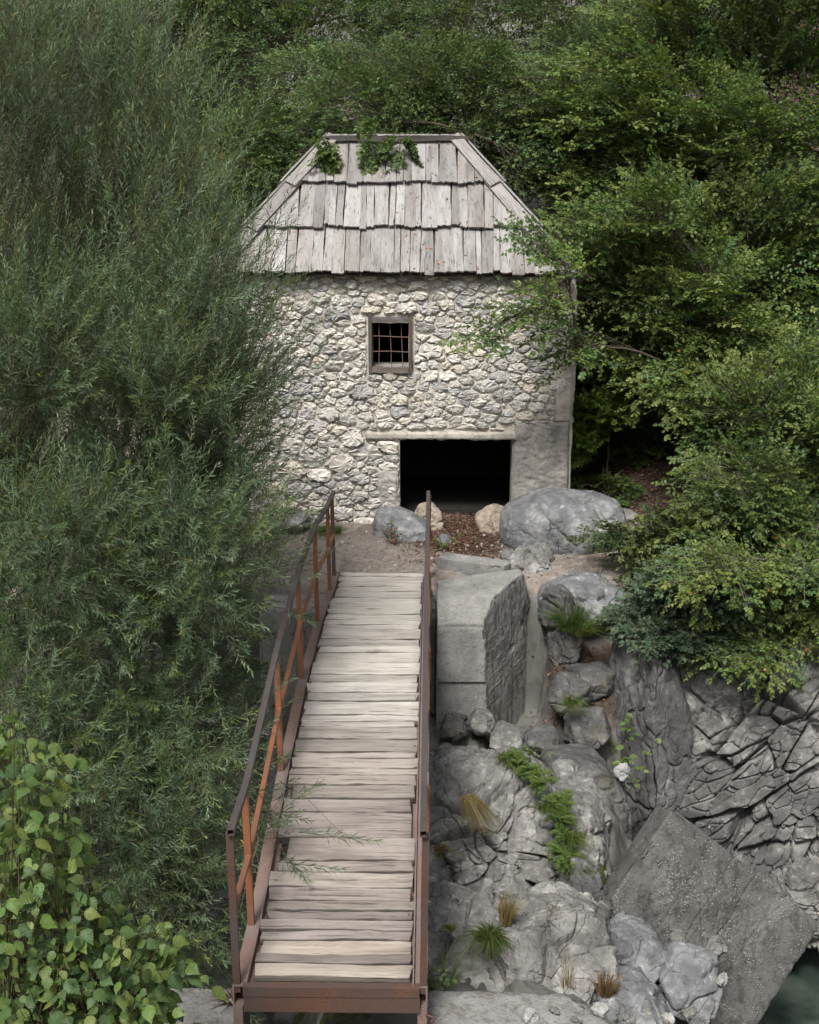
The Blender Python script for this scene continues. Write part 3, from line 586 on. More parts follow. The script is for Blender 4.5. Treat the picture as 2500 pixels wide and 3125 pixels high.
for k, (x, z, r) in enumerate(pts):
    poly = [((x - .6) / sx, z - .4), ((x + .6) / sx, z - .4), ((x + .6) / sx, z + .4), ((x - .6) / sx, z + .4)]
    for l in np.nonzero(((PTS[:, 0] - x) / sx) ** 2 + (PTS[:, 1] - z) ** 2 < .2025)[0]:
        if l == k: continue
        x2, z2, r2 = pts[l]
        dx, dz = (x2 - x) / sx, z2 - z; d2 = dx * dx + dz * dz
        if d2 > .45 ** 2: continue
        cst = (x / sx) * dx + z * dz + (d2 + r * r - r2 * r2) / 2
        poly = clip(poly, dx, dz, cst)
        if len(poly) < 3: break
    if len(poly) < 3: continue
    poly = [(p[0] * sx, p[1]) for p in poly]
    for a, b, c_ in ((1, 0, HXR - .03), (-1, 0, -(HXL + .03)), (0, 1, WTOP), (0, -1, -DB)): poly = clip(poly, a, b, c_) if len(poly) > 2 else poly
    if len(poly) < 3: continue
    cxx = sum(p[0] for p in poly) / len(poly); czz = sum(p[1] for p in poly) / len(poly)
    # trim at the openings and at the rendered pier
    for (x0, x1, z0, z1) in ((wL - .075, wR + .075, wB - .075, wT + .13), (dL, dR, -9, dT), (hx(768), hx(1112), hz(929), hz(903)), (dR - .1, HXR + .2, -9, hz(890)), (hx(1168), HXR + .2, -9, hz(820))):
        if any(x0 < p[0] < x1 and z0 < p[1] < z1 for p in poly) or (x0 < cxx < x1 and z0 < czz < z1):
            ov = {'l': cxx - x0, 'r': x1 - cxx, 'b': czz - z0, 't': z1 - czz}; s_ = min(ov, key=ov.get)
            poly = clip(poly, *{'l': (1, 0, x0), 'r': (-1, 0, -x1), 'b': (0, 1, z0), 't': (0, -1, -z1)}[s_])
            if len(poly) < 3: break
    if len(poly) < 3: continue
    A = abs(sum(poly[k][0] * poly[(k + 1) % len(poly)][1] - poly[(k + 1) % len(poly)][0] * poly[k][1] for k in range(len(poly)))) / 2
    if A < .0014: continue
    cells.append((A, poly))
cells.sort(key=lambda c: -c[0])
tones = [(.50, .485, .455), (.56, .545, .51), (.60, .57, .515), (.45, .445, .43), (.62, .575, .50), (.53, .51, .475), (.39, .39, .385), (.58, .57, .545), (.63, .61, .57)]
small = MB()
def stone_geo(poly, A):
    cx0 = sum(p[0] for p in poly) / len(poly); cz0 = sum(p[1] for p in poly) / len(poly)
    pl = np.array(poly) - (cx0, cz0); s_ = math.sqrt(A)
    q = []
    for k in range(len(pl)):                                        # cut the corners unevenly
        a, b = pl[k], pl[(k + 1) % len(pl)]; q.append(a + (b - a) * srg.uniform(.12, .3)); 
        if np.linalg.norm(b - a) > .11: q.append(a + (b - a) * srg.uniform(.42, .58) + srg.normal(0, .012, 2))
        q.append(a + (b - a) * srg.uniform(.7, .88))
    q = np.array(q); n = len(q); ins = 1 - min(.30, .020 / s_ * 1.2); q = q * ins + srg.normal(0, .035 * s_, q.shape)
    h = min(.08, .024 + .16 * s_ * srg.uniform(.3, 1.4)); tilt = srg.normal(0, .13, 2); tilt[1] += .10
    V = []; off = srg.normal(0, .12 * s_, 2)
    for sc_, y in ((1.02, .05), (1.0, -h * .45), (.90, -h * .86), (.58, -h)):
        rr = q * sc_ * (1 + srg.normal(0, .05, (n, 1))) + off * (1 - sc_)
        yy = y - (rr @ tilt if y < 0 else 0) * (1 if y < 0 else 0) + srg.normal(0, .004 + .022 * s_, n) * (y < 0)
        V.append(np.stack([rr[:, 0], np.minimum(yy, .05), rr[:, 1]], -1))
    V = np.concatenate(V + [np.array([[off[0] * .6, -h * 1.02, off[1] * .6]])]); i = np.arange(n); j = (i + 1) % n
    Q = np.concatenate([np.stack([r_ * n + i, r_ * n + j, (r_ + 1) * n + j, (r_ + 1) * n + i], -1) for r_ in range(3)]); Tt = np.stack([3 * n + i, 3 * n + j, np.full(n, 4 * n)], -1)
    c_ = np.array(tones[srg.integers(len(tones))]) * srg.uniform(.85, 1.15)
    return (cx0, cz0), V, Q, Tt, c_
vis = [c_ for c_ in cells if c_[1][0][0] > -2.95]; hid = [c_ for c_ in cells if c_[1][0][0] <= -2.95]
for k, (A, poly) in enumerate(vis + hid):
    (cx0, cz0), V, Q, Tt, c_ = stone_geo(poly, A)
    if k < 300: mlink('stone', mesh_np('stone', V, Q, Tt, c_), M['stone'], wall, (cx0, HY, cz0))
    else: small.add(V + (cx0, HY, cz0), Q, Tt, c_)
o = mlink('chinking_stones', small.mesh('chinking_stones'), M['stone'], wall, (0, 0, 0)); o['kind'] = 'stuff'
# window: four posts and boards, with a wire grid
win = empty('window'); win.parent = mill; win.location = tuple(np.array([(wL + wR) / 2, HY, (wB + wT) / 2]) - MO); WINO = np.array([(wL + wR) / 2, HY, (wB + wT) / 2])
def board(name, lo, hi, parent, base, mat, col, seg=5, wob=.004):
    lo, hi = np.array(lo, float), np.array(hi, float); c_ = (lo + hi) / 2; ax = int(np.argmax(hi - lo)); mb = MB(); V = []
    oth = [k for k in range(3) if k != ax]
    for t in np.linspace(0, 1, seg):
        for a, b in ((0, 0), (1, 0), (1, 1), (0, 1)):
            p = np.zeros(3); p[ax] = lo[ax] + (hi[ax] - lo[ax]) * t; p[oth[0]] = (lo, hi)[a][oth[0]] + rng.normal(0, wob); p[oth[1]] = (lo, hi)[b][oth[1]] + rng.normal(0, wob); V.append(p - c_)
    Q = [(r_ * 4 + k, r_ * 4 + (k + 1) % 4, r_ * 4 + 4 + (k + 1) % 4, r_ * 4 + 4 + k) for r_ in range(seg - 1) for k in range(4)] + [(3, 2, 1, 0), tuple(seg * 4 - 4 + k for k in range(4))]
    mb.add(V, Q, None, col); o = link(name, mb.mesh(name), mat, parent); o.location = tuple(c_ - base); return o
WC = (.11, .10, .092)
board('window_post', (wL - .05, HY - .06, hz(786)), (wL, HY + .1, hz(656)), win, WINO, M['frame_wood'], WC)
board('window_post', (wR, HY - .06, hz(786)), (wR + .05, HY + .1, hz(665)), win, WINO, M['frame_wood'], (.13, .105, .085))
M['frame_wood_x'] = mat_wood('old_frame_wood_across', 0)
board('window_sill', (wL + .003, HY - .07, hz(784)), (wR - .003, HY + .1, wB), win, WINO, M['frame_wood_x'], (.16, .145, .13))
board('window_head', (wL + .003, HY - .065, wT), (wR - .003, HY + .1, hz(667)), win, WINO, M['frame_wood_x'], (.16, .155, .15))
for k in range(3):
    mb = MB(); x = wL + (wR - wL) * (.18 + .32 * k); P = np.array([(x + .012 * math.sin(3 * t + k), HY + .03, wB - .02 + (wT - wB + .04) * t) for t in np.linspace(0, 1, 8)]) - WINO
    mb.tube(P, .006, 5); mb.build('window_bar', M['wire'], win)
for k in range(2):
    mb = MB(); z = wB + (wT - wB) * (.34 + .34 * k); P = np.array([(wL - .02 + (wR - wL + .04) * t, HY + .018, z + .008 * math.sin(4 * t + k)) for t in np.linspace(0, 1, 8)]) - WINO
    mb.tube(P, .007, 5); mb.build('window_bar', M['wire'], win)
# roof
RXC = float(at(826, 440, 21.2)[0]); EY = 20.63; RUN = 1.58; EHW = 2.60; RISE = RZ - EZ; SL = math.hypot(RUN, RISE); RHW = EHW - RUN
E_ = lambda sx_, sy_: (RXC + sx_ * EHW, EY + RUN + sy_ * RUN, EZ - .03)
mb = MB(); e4 = [E_(-1, -1), E_(1, -1), E_(1, 1), E_(-1, 1)]; r2 = [(RXC - RHW, EY + RUN, RZ - .05), (RXC + RHW, EY + RUN, RZ - .05)]
roofm = py_mesh('roof', e4 + r2, [(0, 1, 5, 4), (1, 2, 5), (2, 3, 4, 5), (3, 0, 4), (3, 2, 1, 0)], (.12, .11, .10))
roof = mlink('roof', roofm, M['bark'], mill, (0, 0, 0)); roof['label'] = 'steep hipped roof of weathered grey wooden shingles'
def shingle_side(origin, ux, half, front):
    """origin: middle of the eave; ux: unit vector along the eave; rises away from the viewer of that side"""
    ux = np.array(ux, float); inn = np.cross(np.array([0, 0, 1.0]), ux); us = nrm(inn * RUN + np.array([0, 0, RISE])); un = np.cross(ux, us)
    ROW = SL / 3
    for row in range(3):
        s0 = row * ROW; x = -half - .05
        while x < half:
            w = float(np.clip(rng.normal(.14, .045), .06, .24)); g = .006 * rng.random(); a0 = s0 - .03 + rng.normal(0, .022); a1 = s0 + ROW + .12; sk = rng.normal(0, .010)
            n = 5; left = [(x + g + rng.normal(0, .004) + sk * t, a0 + (a1 - a0) * t) for t in np.linspace(0, 1, n)]; right = [(x + w - g + rng.normal(0, .004) + sk * t, a0 + (a1 - a0) * t) for t in np.linspace(1, 0, n)]
            low = [(x + w - g - (w - 2 * g) * t, a0 + rng.normal(0, .008)) for t in (.25, .5, .75)]
            poly = left + right + low
            hwf = half - RUN / SL * 0  # hip lines close in by RUN over SL
            for sg in (1, -1): poly = clip(poly, sg, RUN / SL, half) if len(poly) > 2 else poly
            x += w
            if len(poly) < 3: continue
            ar = abs(sum(poly[k][0] * poly[(k + 1) % len(poly)][1] - poly[(k + 1) % len(poly)][0] * poly[k][1] for k in range(len(poly)))) / 2
            if ar < .012: continue
            cx1 = sum(p[0] for p in poly) / len(poly); cs1 = sum(p[1] for p in poly) / len(poly)
            lift = .075 + rng.normal(0, .008); thick = .026 + .01 * rng.random(); n = len(poly); V = []
            for t0 in (0, 1):
                for p in poly:
                    f = (p[1] - s0) / ROW; V.append((p[0] - cx1, p[1] - cs1, lift * (1 - f) + .018 - (thick if t0 == 0 else 0) + rng.normal(0, .002)))
            fs = [tuple(range(n - 1, -1, -1)), tuple(range(n, 2 * n))] + [(k, (k + 1) % n, n + (k + 1) % n, n + k) for k in range(n)]
            tn = rng.choice(3, p=[.66, .2, .14]); b_ = rng.uniform(.82, 1.12) * (1.0, .95, .82)[row]
            col = np.array([(.36, .357, .356), (.31, .298, .288), (.26, .256, .255)][tn]) * b_
            o = link('shingle', py_mesh('shingle', V, fs, col), M['shingle'], roof)
            Rm = Matrix((ux, us, un)).transposed().to_4x4(); o.matrix_local = Matrix.Translation(Vector(np.array(origin) + ux * cx1 + us * cs1)) @ Rm
shingle_side((RXC, EY, EZ), (1, 0, 0), EHW, True)
shingle_side((RXC + EHW, EY + RUN, EZ), (0, 1, 0), RUN + .02, False)
shingle_side((RXC - EHW, EY + RUN, EZ), (0, -1, 0), RUN + .02, False)
shingle_side((RXC, EY + 2 * RUN, EZ), (-1, 0, 0), EHW, False)
for sg in (-1, 1):                                                # hip boards, two planes x three lengths
    e = np.array([RXC + sg * EHW, EY, EZ]); t_ = np.array([RXC + sg * RHW, EY + RUN, RZ]); ax = nrm(t_ - e); Lh = np.linalg.norm(t_ - e)
    for side in (0, 1):
        us = nrm(np.array([0, RUN, RISE])) if side == 0 else nrm(np.array([-sg * RUN, 0, RISE])); ux = np.array([-sg, 0, 0.]) if side == 0 else np.array([0, 1.0, 0])
        un = np.cross(ux, us); un = un if un[2] > 0 else -un; wdir = nrm(np.cross(un, ax)); wdir = wdir if wdir @ ux > 0 else -wdir
        for k in range(3):
            a0, a1 = Lh * k / 3 - .06, Lh * (k + 1) / 3 + .10; w = .165 + .02 * rng.random(); V = []
            for tt, dz in ((a0, .105), (a1, .055)):
                for ww in (-.01, w):
                    for th_ in (0, .028): V.append(ax * tt + wdir * (ww + rng.normal(0, .006)) + un * (dz + th_))
            c_ = np.mean(V, 0); V = [p - c_ for p in V]
            Lx = np.array(Matrix((wdir, ax, un))); V = [Lx @ p for p in V]
            o = link('hip_board', py_mesh('hip_board', V, [(0, 1, 3, 2), (4, 6, 7, 5), (0, 2, 6, 4), (1, 5, 7, 3), (0, 4, 5, 1), (2, 3, 7, 6)], np.array((.28, .272, .265)) * rng.uniform(.85, 1.1)), M['shingle'], roof)
            o.matrix_local = Matrix.Translation(Vector(e + c_)) @ Matrix((wdir, ax, un)).transposed().to_4x4()
board('ridge_board', (RXC - RHW - .02, EY + RUN - .10, RZ - .01), (RXC + RHW + .1, EY + RUN - .06, RZ + .07), roof, np.zeros(3), M['frame_wood_x'], (.085, .08, .075), 7, .006)
board('ridge_board', (RXC - RHW - .05, EY + RUN + .04, RZ - .01), (RXC + RHW + .08, EY + RUN + .08, RZ + .08), roof, np.zeros(3), M['frame_wood_x'], (.09, .085, .08), 7, .006)

# ================================================================== footbridge
PY = [8.5, 9.3, 11.45, 13.45, 15.5, 17.45, 18.3]; PZ = [0.0, -.03, .22, .30, .21, -.05, -.11]
def bz(Y): return np.interp(Y, PY, PZ)
def bzs(Y):                                             # softened arch of the deck
    return np.mean([bz(np.asarray(Y) + d_) for d_ in (-.35, -.15, 0, .15, .35)], axis=0)
XL, XR_ = -1.305, -.045
bridge = empty('footbridge', ((XL + XR_) / 2, 8.5, 0)); tag(bridge, 'narrow arched plank footbridge with rusty steel railings leading to the mill', 'bridge'); BO = np.array(bridge.location)
def sweep(name, prof, Ys, Zs, mat, closed=True, x0=0.0):
    """a profile in (x, z) carried along the bridge"""
    n = len(prof); V = np.array([[(x0 + px, y, z + pz) for px, pz in prof] for y, z in zip(Ys, Zs)]).reshape(-1, 3) - BO; m = len(Ys); mb = MB()
    mb.add(V, [(r_ * n + k, r_ * n + (k + 1) % n, r_ * n + n + (k + 1) % n, r_ * n + n + k) for r_ in range(m - 1) for k in range(n)])
    me = mb.mesh(name); bm = bmesh.new(); bm.from_mesh(me); bm.verts.ensure_lookup_table()
    bm.faces.new([bm.verts[k] for k in range(n)]); bm.faces.new([bm.verts[(m - 1) * n + k] for k in range(n - 1, -1, -1)]); bmesh.ops.recalc_face_normals(bm, faces=bm.faces); bm.to_mesh(me); bm.free()
    return link(name, me, mat, bridge)
ys_ = np.linspace(8.5, 18.32, 50)
for x, sg in ((XL, 1), (XR_, -1)):
    ch = [(-.03, .0), (.055, .0), (.055, -.012), (-.018, -.012), (-.018, -.148), (.055, -.148), (.055, -.16), (-.03, -.16)]      # channel
    sweep('stringer', [(a * sg, b) for a, b in ch], ys_, bzs(ys_), M['stringer'], x0=x)
    an = [(.058, .0), (.07, .0), (.07, .042), (.058, .042)] if False else [(.062, -.05), (.115, -.05), (.115, -.04), (.072, -.04), (.072, .028), (.062, .028)]
    sweep('edge_angle', [(a * sg, b) for a, b in an], ys_, bzs(ys_) + .002, M['stringer'], x0=x)
    hw = .024; top = 1.14
    for k, (y, z) in enumerate(zip(PY, PZ)):                          # posts: square tube
        yy = y + (.03 if k == 0 else -.03 if k == 6 else 0); z0 = float(bzs(yy)) + (.003 if k else -.06); z1 = z + top - .026
        mb = MB(); p = .024
        lean = (sg * -.004, .0)
        mb.add(np.array([(x + a * p + lean[0] * t * 4, yy + b * p, z0 + (z1 - z0) * t) for t in (0, .5, 1) for a, b in ((-1, -1), (1, -1), (1, 1), (-1, 1))]) - BO,
               [(r_ * 4 + q, r_ * 4 + (q + 1) % 4, r_ * 4 + 4 + (q + 1) % 4, r_ * 4 + 4 + q) for r_ in (0, 1) for q in range(4)] + [(3, 2, 1, 0), (8, 9, 10, 11)])
        mb.build('post', M['rust_dark'] if k in (0, 6) else M['rust'], bridge)
    # handrail: hollow tube, open at the near end
    hy = np.array([8.47] + PY[1:-1] + [18.34]); hzv = np.array(PZ) + top; yy_ = np.linspace(hy[0], hy[-1], 60)
    zz_ = np.mean([np.interp(yy_ + d_, hy, hzv) for d_ in (-.12, 0, .12)], axis=0); zz_[0] = hzv[0]
    o_ = .023; inn = .019; V = []; Q = []
    loops = [(0, inn, .25), (0, inn, 0.0), (0, o_, 0.0)]
    V += [(x + a * inn, yy_[0] + .3, zz_[0] + b * inn) for a, b in ((-1, -1), (1, -1), (1, 1), (-1, 1))]
    V += [(x + a * inn, yy_[0], zz_[0] + b * inn) for a, b in ((-1, -1), (1, -1), (1, 1), (-1, 1))]
    for y, z in zip(yy_, zz_): V += [(x + a * o_, y, z + b * o_) for a, b in ((-1, -1), (1, -1), (1, 1), (-1, 1))]
    m = len(V) // 4
    Q = [(r_ * 4 + q, r_ * 4 + (q + 1) % 4, r_ * 4 + 4 + (q + 1) % 4, r_ * 4 + 4 + q) for r_ in range(m - 1) for q in range(4)] + [(0, 1, 2, 3), tuple(m * 4 - 1 - q for q in range(4))]
    mb = MB(); mb.add(np.array(V) - BO, Q); mb.build('handrail', M['rail_steel'], bridge)
    # middle rail, one length per bay
    for k in range(6):
        a, b = (PY[k] + .03 if k == 0 else PY[k] + .026), PY[k + 1] - .026; za, zb = PZ[k] + top * .5, PZ[k + 1] + top * .5; mb = MB(); q_ = .019
        mb.add(np.array([(x + c1 * q_, y, z + c2 * q_) for y, z in ((a, za), (b, zb)) for c1, c2 in ((-1, -1), (1, -1), (1, 1), (-1, 1))]) - BO, [(0, 1, 5, 4), (1, 2, 6, 5), (2, 3, 7, 6), (3, 0, 4, 7), (3, 2, 1, 0), (4, 5, 6, 7)])
        mb.build('middle_rail', M['rust'], bridge)
# end beam: angle on a channel
mb = MB(); mb.box(np.array((XL + .045, 8.462, -.066)) - BO, np.array((XR_ - .025, 8.474, .004)) - BO); mb.box(np.array((XL + .045, 8.474, -.008)) - BO, np.array((XR_ - .025, 8.53, .004)) - BO)
mb.build('end_angle', M['rust_dark'], bridge)
mb = MB(); mb.box(np.array((XL + .05, 8.468, -.185)) - BO, np.array((XR_ - .02, 8.48, -.068)) - BO); mb.box(np.array((XL + .05, 8.48, -.185)) - BO, np.array((XR_ - .02, 8.55, -.173)) - BO); mb.build('end_channel', M['rust_dark'], bridge)
for x in (XL + .005, XR_ - .005):
    mb = MB(); mb.box(np.array((x - .032, 8.49, -.75)) - BO, np.array((x + .032, 8.555, -.165)) - BO); mb.build('support_leg', M['stringer'], bridge)
for z in (-.235, -.33):
    mb = MB(); P = np.array([(XR_ + .02 + .055 * math.sin(t * 2.6), 8.485 - .012 * t, z + .022 * math.cos(t * 2.6)) for t in np.linspace(0, 1, 8)]) - BO; mb.tube(P, .008, 6); mb.build('rebar_hook', M['rust_dark'], bridge, True)
for y in (10.4, 12.4, 14.4, 16.4):
    mb = MB(); z = float(bzs(y)) - .1; mb.box(np.array((XL + .07, y - .03, z - .05)) - BO, np.array((XR_ - .07, y + .03, z + .035)) - BO); mb.build('cross_member', M['rust_dark'], bridge)
# planks: joints read off the photograph
jo = [2984, 2940, 2912, 2867, 2836, 2804, 2778, 2747, 2706, 2660, 2623, 2554, 2477, 2435, 2395, 2365, 2343, 2312, 2294, 2254, 2218, 2201, 2181, 2162, 2137, 2112, 2081, 2058, 2022, 1990, 1972, 1949, 1919, 1905, 1890, 1873, 1858, 1842, 1822, 1803, 1788, 1773, 1758, 1738]
DT = .028
def deck_y(py):
    r = ray(1010 * .69, py * .69); lo, hi = 8.3, 18.6
    for _ in range(40):
        m = (lo + hi) / 2
        if CAM[2] + r[2] * m / r[1] > float(bzs(m)) + DT: lo = m
        else: hi = m
    return lo
JY = [deck_y(p) for p in jo]; JY[-1] = 18.32
prg = np.random.default_rng(5)
for k in range(len(JY) - 1):
    y0, y1 = JY[k], JY[k + 1]; w = y1 - y0; g = .004 if k % 3 else .009
    f = (y0 - 8.5) / 9.8
    xl = XL + .085 + abs(prg.normal(0, .016)) + (.05 if k in (10, 13) else 0); xr = XR_ - .07 - abs(prg.normal(0, .012)) - (.03 if k in (7, 11, 12) else 0)
    a_b = prg.normal(0, .007, 2); ns = 12; zt = DT + prg.normal(0, .004); th_ = .045
    xs_ = np.linspace(xl, xr, ns); ym = (y0 + y1) / 2; zm = float(bzs(ym)); sl = float(bzs(y1) - bzs(y0)) / w; V = []
    for t, x in zip(np.linspace(0, 1, ns), xs_):
        e0 = y0 + g + prg.normal(0, .003) + a_b[0] * (t - .5) + .0025 * math.sin(t * 7 + k); e1 = y1 - g + prg.normal(0, .003) + a_b[0] * (t - .5) + .002 * math.sin(t * 6 + k * 2)
        e1 = max(e1, e0 + .03); dz = prg.normal(0, .0025, 2) + .004 * math.sin(t * 5 + k * 1.7)
        jx = prg.normal(0, .01, 2) if t in (0., 1.) else (0, 0)
        zf = lambda y: zm + (y - ym) * sl
        V += [(x + jx[0], e0 + .006, zf(e0) + zt - .008 + dz[0]), (x + jx[0], e0 + .010, zf(e0) + zt + dz[0]), (x + jx[1], e1 - .010, zf(e1) + zt + dz[1]), (x + jx[1], e1 - .006, zf(e1) + zt - .01 + dz[1]), (x, e1 - .006, zf(e1) + zt - th_), (x, e0 + .006, zf(e0) + zt - th_)]
    c_ = np.array([(xl + xr) / 2, ym, zm]); V = np.array(V) - c_
    Q = [(r_ * 6 + q, r_ * 6 + (q + 1) % 6, r_ * 6 + 6 + (q + 1) % 6, r_ * 6 + 6 + q) for r_ in range(ns - 1) for q in range(6)]
    Q += [(0, 1, 2, 3), (0, 3, 4, 5), tuple((ns - 1) * 6 + q for q in (3, 2, 1, 0)), tuple((ns - 1) * 6 + q for q in (5, 4, 3, 0))]
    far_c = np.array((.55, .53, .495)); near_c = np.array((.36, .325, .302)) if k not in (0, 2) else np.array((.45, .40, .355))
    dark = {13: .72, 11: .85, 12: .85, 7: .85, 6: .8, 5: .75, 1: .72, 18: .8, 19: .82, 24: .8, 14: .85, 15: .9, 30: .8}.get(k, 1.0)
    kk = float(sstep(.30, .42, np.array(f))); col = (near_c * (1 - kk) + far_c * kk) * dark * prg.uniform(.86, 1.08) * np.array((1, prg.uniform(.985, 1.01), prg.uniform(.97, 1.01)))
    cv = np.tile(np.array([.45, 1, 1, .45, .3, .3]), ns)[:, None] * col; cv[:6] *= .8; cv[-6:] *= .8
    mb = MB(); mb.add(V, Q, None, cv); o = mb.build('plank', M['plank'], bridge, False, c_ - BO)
mb = MB()
for k in range(26):
    y = prg.uniform(8.7, 14); x = prg.choice([XL + .11, XR_ - .1]) + prg.normal(0, .008); mb.tube([(x, y, float(bzs(y)) + DT - .01), (x + .002, y, float(bzs(y)) + DT + .012)], [.005, .007], 5)
o = link('nail_heads', mb.mesh('nail_heads'), M['wire'], bridge); o.location = tuple(-BO); o['kind'] = 'stuff'

# ================================================================== vegetation
def leaf_block(O, D, U, L, W, tint, kind='quad', fold=.12, curl=.08):
    """many leaves at once: base points O, directions D, upper normals U"""
    D = nrm(D); S = nrm(np.cross(D, U)); U = np.cross(S, D); N = len(O)
    if kind == 'quad':
        T = [(0, 0, 0), (-.5, .42, fold), (0, 1, -curl), (.5, .42, fold)]; F_ = [(0, 3, 2, 1)]
    else:
        T = [(0, 0, 0), (-.40, .22, fold), (-.46, .58, fold), (0, 1, -curl), (.46, .58, fold), (.40, .22, fold)]; F_ = [(0, 3, 2, 1), (0, 5, 4, 3)]
    T = np.array(T); k = len(T); L = np.broadcast_to(L, (N,)); W = np.broadcast_to(W, (N,))
    V = O[:, None] + S[:, None] * (T[None, :, 0, None] * W[:, None, None]) + D[:, None] * (T[None, :, 1, None] * L[:, None, None]) + U[:, None] * (T[None, :, 2, None] * (W[:, None, None] if kind != 'quad' else L[:, None, None] * .6))
    Q = (np.array(F_)[None] + np.arange(N)[:, None, None] * k).reshape(-1, 4)
    return V.reshape(-1, 3), Q, np.repeat(tint, k, 0)
def strips(P0, P1, r, c=None):
    """thin three-sided twigs"""
    D = nrm(P1 - P0); A = nrm(np.cross(D, np.array([.3, .5, .81]))); B = np.cross(D, A); N = len(P0); a = np.array([0, 2.094, 4.189])
    ring = np.cos(a)[None, :, None] * A[:, None] + np.sin(a)[None, :, None] * B[:, None]; r = np.broadcast_to(r, (N,))[:, None, None]
    V = np.concatenate([P0[:, None] + ring * r, P1[:, None] + ring * r * .5], 1).reshape(-1, 3)
    Q = (np.array([(0, 1, 4, 3), (1, 2, 5, 4), (2, 0, 3, 5)])[None] + np.arange(N)[:, None, None] * 6).reshape(-1, 4)
    return V, Q
def inpoly(p, poly):
    x, y = p; r = False
    for k in range(len(poly)):
        (x1, y1), (x2, y2) = poly[k], poly[k - 1]
        if (y1 > y) != (y2 > y) and x < (x2 - x1) * (y - y1) / (y2 - y1) + x1: r = not r
    return r
def fill(poly, gap, Ya, Yb, rg, n=4000):
    """points spread through an area of the picture, each at a distance of its own"""
    x0, x1 = min(p[0] for p in poly), max(p[0] for p in poly); y0, y1 = min(p[1] for p in poly), max(p[1] for p in poly); out = []
    for _ in range(n):
        p = (rg.uniform(x0, x1), rg.uniform(y0, y1))
        if inpoly(p, poly) and all((p[0] - q[0]) ** 2 + (p[1] - q[1]) ** 2 > gap * gap for q in out): out.append(p)
    return [at(p[0], p[1], rg.uniform(Ya, Yb)) for p in out]
def limb(mb, a, b, r0, r1, rg, seg=7, sag=0.0, sides=6):
    a, b = np.array(a, float), np.array(b, float); t = np.linspace(0, 1, seg)[:, None]; L = np.linalg.norm(b - a)
    P = a + (b - a) * t + np.array([0, 0, 1.0]) * (sag * L * 4 * t * (1 - t)); P[1:-1] += rg.normal(0, .03 * L / seg * 2, (seg - 2, 3))
    mb.tube(P, r0 + (r1 - r0) * t[:, 0] ** .8, sides, None, False); return P
